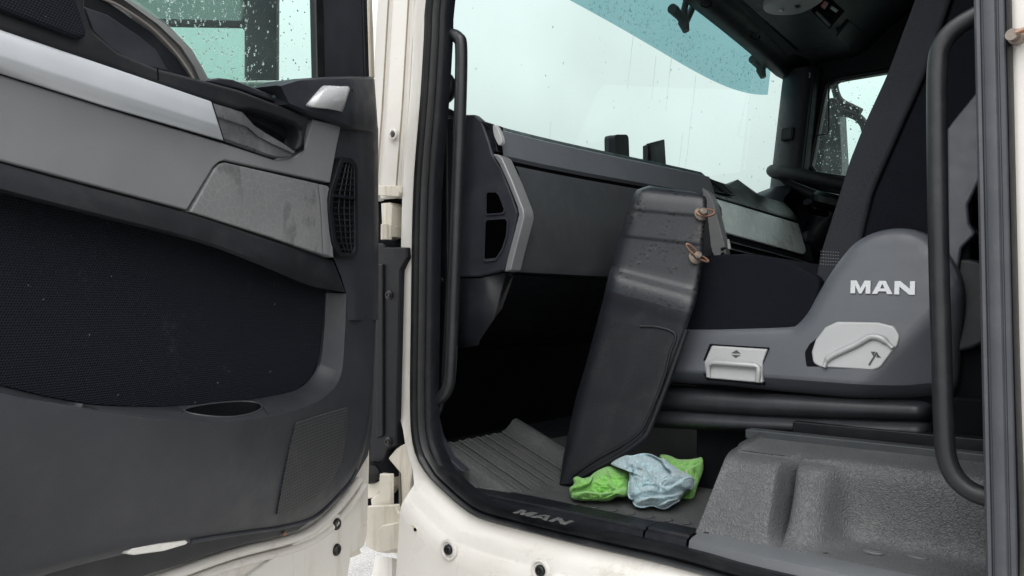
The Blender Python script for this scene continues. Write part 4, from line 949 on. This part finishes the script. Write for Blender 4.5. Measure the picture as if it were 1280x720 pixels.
# backrest lever
lvp = SP_([(1014, 440), (1019, 425), (1031, 409), (1046, 402), (1098, 403), (1118, 408), (1125, 420), (1122, 432), (1115, 440), (1100, 460), (1090, 463), (1060, 461), (1025, 459), (1016, 454)], SY - .005)
bl = prism('backrest_lever', fil(lvp, .012, 6), (0, .02, 0), M['satin'], seat, bevel=.003)
prism('lever_recess', SP_([(1006, 440), (1012, 430), (1040, 408), (1100, 412), (1108, 430), (1104, 446), (1092, 464), (1080, 467), (1018, 465), (1008, 458)], SY - .0015), (0, .01, 0), M['dark'], seat, bevel=None, r=.01)
tube('lever_ridge', cr([PS(u, v, SY - .007) for u, v in ((1030, 459), (1034, 450), (1042, 444), (1068, 432), (1084, 423), (1092, 421), (1103, 424), (1116, 435))], 4), [.0035] * 4 + [.0055] * 22 + [.0035] * 3, M['satin'], bl, seg=10)
ic = bag(); off_ = V((0, .002, 0))
bag_prism(ic, SP_([(1085, 456), (1095, 440), (1097, 441), (1087, 457)], SY - .0062), off_)
bag_prism(ic, SP_([(1088.5, 439.5), (1094, 439.5), (1091.3, 445)], SY - .0062), off_)
bag_prism(ic, SP_([(1096.2, 441.5), (1101, 447), (1095.4, 446.5)], SY - .0062), off_)
mk('recline_icon', ic[0], ic[1], M['icon'], bl, sharp=20)
# cushion
prism('cushion', cr(SP_([(780, 350), (840, 324), (883, 319.5), (920, 317.5), (945, 318), (982, 326), (1010, 340), (1024, 352), (1018, 380), (1004, 400), (985, 412), (840, 416), (780, 416)], SY + .012), 3, True), (0, .42, 0), M['cushion'], seat, bevel=.022)
# backrest
bol = SP_([(1018, 360), (1019, 345), (1024, 318), (1046, 249), (1060, 203), (1078, 157), (1108, 92), (1142, 0), (1172, -85), (1215, -90), (1188, 0), (1157, 90), (1124, 163), (1090, 240), (1078, 290), (1070, 340), (1060, 370)], SY + .04)
prism('bolster', resample(bol, 60), (0, .07, 0), M['bolster'], seat, bevel=.010)
st_ = bag()
for r0 in range(5):
    for c0 in range(8):
        p = PS(1026 + c0 * 3.1 + r0 * .0, 314 + r0 * 4 + c0 * .2, SY + .0395); bag_prism(st_, [p + V((-.0009, 0, -.0006)), p + V((.0009, 0, -.0006)), p + V((.0009, 0, .0006)), p + V((-.0009, 0, .0006))], (0, .002, 0))
s__ = mk('stitching', st_[0], st_[1], M['grey'], seat); s__['kind'] = 'stuff'
prism('backrest', resample(SP_([(1062, 380), (1078, 290), (1092, 240), (1126, 163), (1159, 90), (1190, 0), (1217, -90), (1420, -90), (1330, 60), (1240, 130), (1215, 260), (1210, 380)], SY + .05), 60), (0, .44, 0), M['cushion'], seat, bevel=.03)
prism('back_inner', resample(SP_([(1040, 380), (1050, 249), (1085, 157), (1115, 92), (1149, 0), (1178, -85), (1300, -90), (1240, 130), (1210, 380)], SY + .12), 60), (0, .40, 0), M['cushion'], seat, bevel=.03)
prism('backrest_shell', fil(SP_([(1183, 162), (1190, 152), (1236, 96), (1300, 40), (1320, 60), (1300, 120), (1245, 172), (1232, 210), (1210, 256), (1212, 280), (1220, 292), (1202, 310), (1196, 350), (1184, 350)], SY + .035), .01), (0, .07, 0), M['shell2'], seat, bevel=.012)
prism('recline_cover', cr(SP_([(1180, 330), (1200, 322), (1232, 330), (1246, 360), (1240, 420), (1200, 440), (1180, 420)], SY + .045), 3, True), (0, .06, 0), M['black'], seat, bevel=.012)
# suspension bellows
uu = (790, 860, 930, 1000, 1060, 1120, 1150, 1164, 1170)
def bl_row(v0, v1, y, sag=0): return [PY(u, v0 + (v1 - v0) * (u - 790) / 380 + sag * math.sin(math.pi * (u - 790) / 380), y + (.0 if u < 1155 else .03 if u < 1166 else .09)) for u in uu]
surf('bellows', [bl_row(478, 500, SY + .05), bl_row(484, 505, SY + .012), bl_row(490, 509, SY - .004, 1), bl_row(500, 518, SY - .007, 2), bl_row(507, 524, SY + .001, 3), bl_row(510, 527, SY + .010, 3), bl_row(513, 530, SY - .002, 3), bl_row(520, 538, SY - .012, 2), bl_row(527, 546, SY - .010, 1), bl_row(530, 550, SY + .004), bl_row(533, 553, SY + .05)], M['bellows'], seat, nu=4, nv=4, sharp=70)
box('pedestal', (.36, .36, -.01), (.86, .80, .20), M['dark'], seat)
box('inner_base', (.30, .38, .19), (.90, .82, .36), M['dark'], seat)
tube('base_rail', [PY(850, 530, .36), PY(930, 537, .36)], .003, M['trim2'], seat, seg=6)
for u0, v0, u1, v1 in ((1192, 505, 1226, 498), (1196, 520, 1240, 512)):
    tube('base_link', [PY(u0, v0, .42), PY((u0 + u1) / 2, v0 - 14, .42), PY(u1, v1, .42)], .012, M['black'], seat, seg=8)
# cab rear lower trim seen past the handle
rt_ = thing('rear_locker', (.93, .45, 0), 'black locker front behind the passenger seat beside the rear grab handle', 'locker')
prism('locker_front', [PY(u, v, .47) for u, v in ((1120, 360), (1300, 360), (1300, 600), (1120, 600))], (0, .1, 0), M['black'], rt_, bevel=.01)
prism('locker_pad', [PY(u, v, .45) for u, v in ((1205, 380), (1290, 395), (1290, 545), (1190, 540), (1200, 470))], (0, .03, 0), M['bellows'], rt_, bevel=.012)
tube('locker_lip', [PY(1196, 384, .44), PY(1202, 374, .44), PY(1240, 386, .44), PY(1290, 398, .44)], .006, M['trim'], rt_, seg=8)
loft('locker_bag', [[PY(u, v, y) for u, v, y in r_] for r_ in ([(1188, 505, .42), (1205, 508, .40), (1226, 506, .42), (1240, 500, .45)], [(1196, 475, .43), (1208, 472, .415), (1222, 470, .43), (1234, 470, .45)], [(1212, 440, .445), (1218, 438, .44), (1224, 438, .445), (1230, 440, .45)])], M['bellows'], rt_, sharp=60)
prism('locker_edge', [PY(u, v, .40) for u, v in ((1180, 549), (1300, 553), (1300, 556), (1180, 552))], (0, .01, 0), M['satin'], rt_, bevel=.001)

# ================================================================== grab handles
gh = thing('grab_handle', PY(545, 500, .04), 'tall black tube grab handle on the front pillar beside the windscreen', 'grab handle', group='grab handles')
tube('grip', cr([PY(u, v, .03) for u, v in ((540, 46), (553, 44), (565, 43.5), (573, 48), (576.5, 60), (575.5, 130), (571, 250), (566, 380), (563, 455), (560, 482), (552, 496), (536, 503))], 5), .0115, M['grip'], gh, seg=16)
lathe('mount', PY(541, 46, .03), V((1, -.1, 0)), [(.018, -.02), (.018, 0), (.014, .004), (.0001, .004)], M['black'], gh)
lathe('mount', PY(538, 503, .03), V((1, -.1, 0)), [(.018, -.02), (.018, 0), (.014, .004), (.0001, .004)], M['black'], gh)
g2 = thing('grab_handle', PY(1245, 630, .04), 'long black bent grab handle on the rear pillar right of the seat', 'grab handle', group='grab handles')
tube('grip', cr([PY(u, v, .03) for u, v in ((1262, 4), (1240, 11), (1218, 21), (1194, 36), (1179, 54), (1172, 80), (1171, 150), (1173, 300), (1177, 450), (1180, 540), (1184, 574), (1195, 598), (1214, 614), (1238, 623), (1262, 630))], 6), .0108, M['grip'], g2, seg=18)

# ================================================================== loose plastic cover leaning in the footwell
cvr = thing('plastic_cover', PZ(705, 604, 0), 'scuffed black plastic compartment cover with two rusty wing fasteners, leaning in the footwell', 'cover')
def cdp(u, v): return 1.39 - .0007 * (u - 705) + .00015 * (605 - v)
M['cover'] = plastic('scuffed black moulded plastic', (.0105, .012, .0155), .42, 500, .0003, var=.2, dust=.16, dustcol=(.12, .115, .105), scr=.10, spec=.3)
def covtop():
    m, t, b, o = newmat('wet spotted black plastic')
    c = mixc(t, ramp(t, nz(t, 9, 4), .3, .7), (.0135, .0155, .021), (.020, .0225, .029))
    d = ramp(t, nz(t, 20, 6, .8), .56, .8, 0, .5); c = mixc(t, d, c, (.2, .18, .15))
    co = t.nodes.new('ShaderNodeTexCoord'); vo = t.nodes.new('ShaderNodeTexVoronoi'); vo.inputs['Scale'].default_value = 95; mp = t.nodes.new('ShaderNodeMapping'); mp.inputs['Scale'].default_value = (1, 1, 1.5)
    t.links.new(co.outputs['Object'], mp.inputs[0]); t.links.new(mp.outputs[0], vo.inputs['Vector'])
    wet = ramp(t, vo.outputs['Distance'], .32, .36, 1, 0); msk = ramp(t, nz(t, 22, 3), .47, .53, 0, 1)
    mu = t.nodes.new('ShaderNodeMath'); mu.operation = 'MULTIPLY'; t.links.new(wet, mu.inputs[0]); t.links.new(msk, mu.inputs[1])
    c = mixc(t, mu.outputs[0], c, (.004, .004, .005)); t.links.new(c, b.inputs['Base Color'])
    t.links.new(ramp(t, mu.outputs[0], 0, 1, .42, .3), b.inputs['Roughness']); bump(t, b, nz(t, 500, 2), .0003); return m
M['covtop'] = covtop()
M['covmid'] = plastic('worn black shoulder', (.0145, .0162, .0215), .42, 500, .0003, var=.2, dust=.14, dustcol=(.14, .13, .115), scr=.12, spec=.3)
LE = [(232, 812), (236, 797), (246, 790), (261, 786), (266, 783), (293, 775.5), (298, 773.5), (333, 763.5), (342, 761), (370, 755), (400, 747), (450, 734), (495, 720), (565, 705), (606, 699)]
RE = [(240, 868), (246, 884), (260, 883.5), (277, 882), (300, 880), (320, 879), (345, 876), (367, 872), (380, 869), (400, 862), (428, 853), (475, 835), (530, 817), (545, 810), (570, 780), (582, 757), (600, 722), (607, 705)]
def ip(tab, v):
    for (a, x), (b, y) in zip(tab, tab[1:]):
        if v <= b: return x + (y - x) * max(0, (v - a)) / (b - a)
    return tab[-1][1]
# front relief (towards the camera) as a function of position down the cover
def rel(t, s, v):   # s across 0..1
    z = 0
    if v < 342: z = .012 - .0016 * ((v > 262) + (v > 296))
    sl_ = 340 + 34 * s       # lower edge of the proud upper part slopes to the right
    return z
rows = []
NV, NS = 60, 22
top_rows, low_rows = [], []
def cpt(v, s, n=0.0, rise=10):
    # s across; rows tilt down to the right like the moulding itself
    vl, vr = v, v + rise * 1.0
    u = ip(LE, vl) + (ip(RE, vr) - ip(LE, vl)) * s; vv = vl + (vr - vl) * s
    return PD(u, vv, cdp(u, vv) - n)
ss = [0, .012, .03, .06, .10, .16, .25, .35, .45, .55, .65, .75, .84, .92, .97, .99, 1.0]
def edge(s): return -.016 * (1 - min(1, s / .10)) ** 2 - .010 * (1 - min(1, (1 - s) / .05)) ** 2
vt_ = [(232, -.03), (234, -.014), (237, -.006), (242, -.001), (250, .001), (258, .002), (260, .002), (261.5, .0014), (263, .0004), (264.5, .0002), (278, .0), (291, -.0002), (293, -.0002), (294.5, -.0010), (296, -.0020), (297.5, -.0022), (312, -.0022), (326, -.002), (331, -.0018), (334, -.0006), (337, .003), (341, .009), (345, .0135), (350, .0155), (356, .016), (362, .0155)]
top_rows = [[cpt(v, s, n + edge(s), 8 + 4 * sstep((v - 240) / 60) + 18 * sstep((v - 300) / 45)) for s in ss] for v, n in vt_]
loft('upper_face', top_rows, M['covtop'], cvr, sharp=60)
vb0 = [(362, .0155, 30), (366, .0150, 31), (372, .0125, 32), (380, .0098, 32), (394, .008, 30)]
loft('shoulder_face', [[cpt(v, s, n + edge(s), r_) for s in ss] for v, n, r_ in vb0], M['covmid'], cvr, sharp=60)
vb_ = [(394, .008, 30), (420, .007, 28), (460, .006, 24), (500, .006, 18), (540, .006, 8), (570, .006, 2), (590, .006, 0), (605, .005, 0)]
vb_old = [(362, .0155, 30), (368, .0145, 31), (374, .012, 32), (382, .0095, 32), (392, .008, 30), (420, .007, 28), (460, .006, 24), (500, .006, 18), (540, .006, 8), (570, .006, 2), (590, .006, 0), (605, .005, 0)]
loft('lower_face', [[cpt(v, s, n + edge(s), r_) for s in ss] for v, n, r_ in vb_], M['cover'], cvr, sharp=60)
# recessed inner panel edge and raised border
ins = [(800, 408), (822, 409), (844, 418), (838, 440), (832, 465), (822, 494), (810, 521), (800, 539), (778, 556), (745, 574), (716, 594)]
def cov(u, v, n): return PD(u, v, cdp(u, v) - n)
tube('border_rib', cr([cov(u, v, .0085) for u, v in ins], 5), .0028, M['cover'], cvr, seg=8)
bo = [(858, 412), (846, 446), (830, 490), (812, 535), (803, 548), (776, 568), (740, 588), (712, 603)]
tube('edge_rib', cr([cov(u, v, .004) for u, v in bo], 5), .0055, M['cover'], cvr, seg=8)
# body behind the skin
sidel = [cpt(v, 0, -.016, 0) for v in (240, 300, 360, 420, 500, 570, 604)]
bodyp = [cov(u, v, -.012) for u, v in ((812, 236), (880, 250), (872, 345), (862, 385), (850, 425), (832, 476), (813, 530), (804, 545), (776, 568), (714, 601), (704, 602), (710, 565), (725, 495), (739, 450), (752, 400), (768, 342), (790, 262), (798, 242))]
prism('inner_body', bodyp, HF * .035, M['cover'], cvr, bevel=.006)
for i, (u, v) in enumerate(((876, 268), (869, 322))):
    n_ = -HF * .9 + V((.15, .05, .25)); n_.normalize(); b0 = cov(u, v, .004)
    w_ = lathe('wing_fastener', b0, n_, [(.012, -.004), (.013, .003), (.010, .006), (.007, .008), (.007, .016), (.005, .018), (.0001, .018)], M['zinc'], cvr, seg=14)
    sid = CR if i == 0 else (CR * .9 - CU * .25).normalized(); upv = n_.cross(sid).normalized() * (.6 if i == 0 else .35)
    lp_ = [b0 + n_ * .009 + sid * (.005 + .016 * math.cos(a)) + upv * (.011 * math.sin(a)) + CU * (.0 if i == 0 else -.004 * math.cos(a)) for a in [2 * math.pi * k / 24 for k in range(25)]]
    tube('wing_loop', lp_, .0022, M['rust'], w_, seg=8)
    if i == 1: tube('wing_loop', [b0 + n_ * .014 + sid * (-.010 + .012 * math.cos(a)) + CU * (.006 + .006 * math.sin(a) - .35 * .018 * math.cos(a)) for a in [2 * math.pi * k / 20 for k in range(21)]], .0022, M['rust'], w_, seg=8)

# ================================================================== cloths
def cloth_mat(name, col, col2):
    m, t, b, o = newmat(name)
    c = mixc(t, ramp(t, nz(t, 420, 4, .75), .36, .64), tuple(x * .50 for x in col), tuple(min(1, x * 1.4) for x in col))
    c = mixc(t, ramp(t, nz(t, 35, 5, .75), .45, .75, 0, .75), c, col2); t.links.new(c, b.inputs['Base Color'])
    b.inputs['Roughness'].default_value = .95; b.inputs['Specular IOR Level'].default_value = .1; b.inputs['Sheen Weight'].default_value = .4
    b.inputs['Subsurface Weight'].default_value = 0
    bump(t, b, nz(t, 800, 3, .7), .003); return m
M['green'] = cloth_mat('green microfibre', (.19, .54, .07), (.26, .60, .13))
M['blue'] = cloth_mat('grey blue microfibre', (.38, .56, .62), (.40, .42, .40))
M['blueh'] = cloth_mat('blue hem', (.46, .66, .75), (.48, .62, .68))
def sdist(p, pl_):
    best = 1e9; sg = 1; at = 0
    for i, (a, b) in enumerate(zip(pl_, pl_[1:])):
        ab = b - a; t = max(0, min(1, (p - a).dot(ab) / ab.length_squared)); q = a + ab * t; d = (p - q).length
        if d < best:
            best = d; sg = 1 if ab.x * (p.y - a.y) - ab.y * (p.x - a.x) > 0 else -1; at = (i + t) / (len(pl_) - 1)
    return best * sg, at
def cloth(name, out, d0, slope, thick, creases, mat, parent, seed=0, wob=.004, K=(690, 555, 6.4)):
    """crumpled cloth lump: outline in zoomed photo coordinates, stands on the floor, folds as relief"""
    f = lambda p: V((K[0] + p[0] / K[2], K[1] + p[1] / K[2], 0))
    ol = resample(cr([f(p) for p in out], 6, True), 110); c0 = sum(ol, V()) / 110
    crs = [([f(p) for p in pl_], a * 1.9 / 1000, dec, w_ * .8) for pl_, a, dec, w_ in creases]
    vmax = max(p.y for p in ol); rows = []
    NR = 34
    for k in range(NR + 1):
        r_ = 1 - (1 - k / NR) ** 1.0 if k else .004
        row = []
        for i, q in enumerate(ol):
            p = c0 + (q - c0) * r_
            dome = thick * max(0, 1 - r_ ** 3.2) ** .55
            h = dome
            for pl_, a, dec, w_ in crs:
                s, at = sdist(p, pl_); fade = min(1, 6 * at, 6 * (1 - at)) ** .7 if True else 1
                h += a * fade * (sstep(s / w_ * .5 + .5) * math.exp(-max(0, s) / dec) - .55 * (1 - sstep(s / w_ * .5 + .5)) * math.exp(min(0, s) / (dec * .5)))
            h += wob * noise.noise(V((p.x * .09, p.y * .12, seed))) * (1 - r_ ** 6) + wob * .35 * noise.noise(V((p.x * .25, p.y * .3, seed + 9))) * (1 - r_ ** 6)
            rn = 1 - abs(noise.noise(V((p.x * .075 + seed, p.y * .11, seed * 3.1)))) * 2.6; rn2 = 1 - abs(noise.noise(V((p.x * .16 - p.y * .07, p.y * .2 + seed, 7.7 + seed)))) * 2.6
            h += (.0042 * max(0, rn) ** 2 + .0014 * max(0, rn2) ** 2) * (1 - r_ ** 8)
            d = d0 + slope * (vmax - p.y) - h
            row.append(PD(p.x, p.y, d))
        rows.append(row)
    for sc2, dd in ((1.0, .012), (.9, .03), (.6, .05), (.01, .055)):
        rows.append([PD((c0 + (q - c0) * sc2).x, (c0 + (q - c0) * sc2).y, d0 + slope * (vmax - (c0 + (q - c0) * sc2).y) + dd) for q in ol])
    for r_ in rows:
        for p in r_:
            if p.z < .003: p.z = .003 + .0005 * rnd.random()
    o = loft(name, rows, mat, parent, closed=True, caps=True, sharp=180)
    def at(x, y, lift=.002):
        p = f((x, y)); best = None
        # height by nearest grid vertex
        for k in range(NR + 1):
            for i, q in enumerate(ol):
                g_ = c0 + (q - c0) * (1 - (1 - k / NR) if k else .004); dd = (g_ - p).length_squared
                if best is None or dd < best[0]: best = (dd, rows[k][i])
        dep = (best[1] - CAM).dot(HF); return PD(p.x, p.y, dep - lift)
    return o, at
def hem(pts, at, r_, mat, parent, lift=.002):
    tube('hem', cr([at(x, y, lift) for x, y in pts], 4), r_, mat, parent, seg=7)
gz = lambda v: .33 * FPX / (v - 390)
tg = thing('green_cloth', PZ(748, 627, 0), 'bright green microfibre cloth lying under the leaning cover, left of the blue cloth', 'cloth')
o1, at1 = cloth('cloth', [(140, 350), (175, 325), (170, 275), (205, 258), (235, 275), (300, 262), (330, 235), (380, 205), (440, 182), (500, 185), (560, 205), (615, 228), (640, 330), (630, 400), (580, 428), (520, 425), (480, 445), (440, 458), (330, 456), (230, 455), (165, 440), (145, 400)], gz(626), .0010, .035,
    [([(150, 395), (260, 380), (400, 395), (520, 375), (600, 340)], 9, 14, 1.6), ([(330, 250), (300, 320), (230, 350), (160, 365)], 9, 6, 1.2), ([(430, 190), (470, 300), (520, 370)], 7, 9, 2.0), ([(600, 430), (520, 400), (480, 430)], 7, 4, 1.0)], M['green'], tg, 3)
hem([(322, 255), (310, 290), (285, 315), (230, 330), (175, 350), (150, 385)], at1, .0016, M['green'], tg)
hem([(160, 425), (240, 432), (350, 436), (440, 425), (500, 395)], at1, .0014, M['green'], tg, .0005)
tg2 = thing('green_cloth', PZ(866, 622, 0), 'folded green microfibre cloth behind the blue cloth, against the grey riser', 'cloth')
o3, at3 = cloth('cloth', [(860, 100), (900, 84), (960, 100), (1010, 122), (1100, 122), (1165, 112), (1200, 108), (1212, 170), (1205, 230), (1160, 350), (1135, 440), (1100, 460), (1030, 440), (960, 350), (900, 200)], gz(626) + .02, .0012, .022,
    [([(900, 90), (960, 170), (1120, 190)], 8, 8, 1.6), ([(1120, 190), (1170, 160), (1205, 120)], 7, 8, 1.4), ([(1120, 180), (1130, 280), (1090, 400)], 7, 8, 1.6)], M['green'], tg2, 8)
hem([(1125, 190), (1128, 230), (1122, 300), (1110, 380)], at3, .0014, M['green'], tg2)
prism('care_tag', [at3(x, y, .004) for x, y in ((1068, 205), (1130, 206), (1134, 250), (1070, 242))], HF * .001, M['white'], tg2, bevel=None)
tb = thing('blue_cloth', PZ(818, 634, 0), 'crumpled pale blue microfibre cloth on the mat between the two green cloths', 'cloth')
o2, at2 = cloth('cloth', [(470, 160), (575, 95), (640, 92), (720, 74), (790, 80), (860, 112), (900, 118), (950, 160), (1060, 228), (1130, 265), (1142, 310), (1120, 360), (1075, 378), (1040, 420), (1022, 455), (980, 480), (910, 523), (860, 518), (800, 498), (720, 515), (665, 500), (650, 455), (610, 435), (610, 350), (615, 230), (575, 200)], gz(635), .0013, .040,
    [([(870, 345), (945, 270), (950, 225), (880, 140), (800, 92), (720, 78)], 10, 16, 1.3),
     ([(620, 165), (650, 145), (740, 200), (800, 280), (870, 350)], 10, 9, 1.6),
     ([(870, 350), (960, 340), (1070, 275), (1135, 270)], 9, 9, 1.4),
     ([(650, 460), (720, 440), (800, 420), (960, 410), (1060, 380)], 9, 12, 1.5),
     ([(830, 500), (930, 450), (1010, 435)], 8, 6, 1.2), ([(625, 200), (650, 300), (655, 420)], 6, 7, 1.6), ([(590, 100), (600, 150), (612, 210)], 6, 5, 1.4),
     ([(660, 400), (760, 340), (850, 350)], 4, 12, 3)], M['blue'], tb, 5, wob=.005)
hem([(590, 100), (650, 98), (720, 86), (800, 98), (870, 135), (920, 185), (945, 225), (935, 270), (890, 290), (866, 318), (880, 342), (930, 345), (1000, 315), (1070, 275), (1125, 275), (1135, 320), (1110, 358)], at2, .0017, M['blueh'], tb)
hem([(650, 460), (668, 490), (720, 505), (800, 490), (860, 508), (910, 512), (980, 470), (1015, 452)], at2, .0016, M['blueh'], tb)
hem([(618, 300), (612, 380), (616, 420), (640, 440)], at2, .0015, M['blueh'], tb)

# ================================================================== driver-side mirror beyond the far window
m2 = thing('exterior_mirror', PY(1030, 230, 2.4), 'black mirror housing with curved arm seen through the far side window', 'mirror', group='exterior mirrors')
prism('housing', cr([PY(u, v, 2.38) for u, v in ((1010, 240), (1016, 180), (1024, 138), (1032, 124), (1046, 124), (1049, 150), (1049, 240))], 4, True), (0, .12, 0), M['black'], m2, bevel=.01)
tube('arm', cr([PY(u, v, 2.42) for u, v in ((1043, 95), (1044, 112), (1050, 126), (1064, 134), (1076, 140))], 4), .016, M['black'], m2)
tube('arm', cr([PY(u, v, 2.42) for u, v in ((1046, 139), (1062, 142), (1074, 148), (1082, 162), (1086, 200))], 4), .018, M['black'], m2)
def smp2():
    u, v = rnd.uniform(1014, 1110), rnd.uniform(98, 222); return PY(u, v, FY + .029), V((0, -1, 0))
fw = bpy.data.objects['far_window']
dome_drops('raindrops', smp2, 500, .001, .004, M['water'], fw)
def smp3():
    y = rnd.uniform(.1, 2.05); z = rnd.uniform(.62, 1.28)
    if rnd.random() > .25 + .5 * (y > 1.8): return None
    return ws(y, z, -.002), V((-1, 0, 0))
dome_drops('raindrops', smp3, 800, .0007, .0032, M['water'], wsc)
wr = bag()
for (u_, v_, n_) in ((861, 165, 6), (868, 95, 9), (838, 60, 6), (820, 70, 4), (790, 40, 5), (700, 150, 3)):
    p0 = hit(u_, v_, (wsx(1.3, 1.1), 0, 0), (1, 0, 0)); pts_ = []
    for k in range(n_ * 3):
        z_ = p0.z - k * .012; pts_.append(ws(p0.y + .004 * noise.noise(V((u_, k * .8, 3.3))), z_, -.0015))
    bag_add(wr, tube_data(pts_, [.0008 + .0009 * abs(noise.noise(V((k * .9, u_, 1)))) for k in range(len(pts_))], 6))
mk('water_runs', wr[0], wr[1], M['water'], wsc, sharp=80)['kind'] = 'stuff'
def smp4():
    y = rnd.uniform(.9, 2.1); z = rnd.uniform(vlow(y) + .005, 1.38); return vs_(y, z) + V((-.002, 0, 0)), V((-1, 0, 0))
dome_drops('raindrops', smp4, 1100, .001, .004, M['water'], vp)
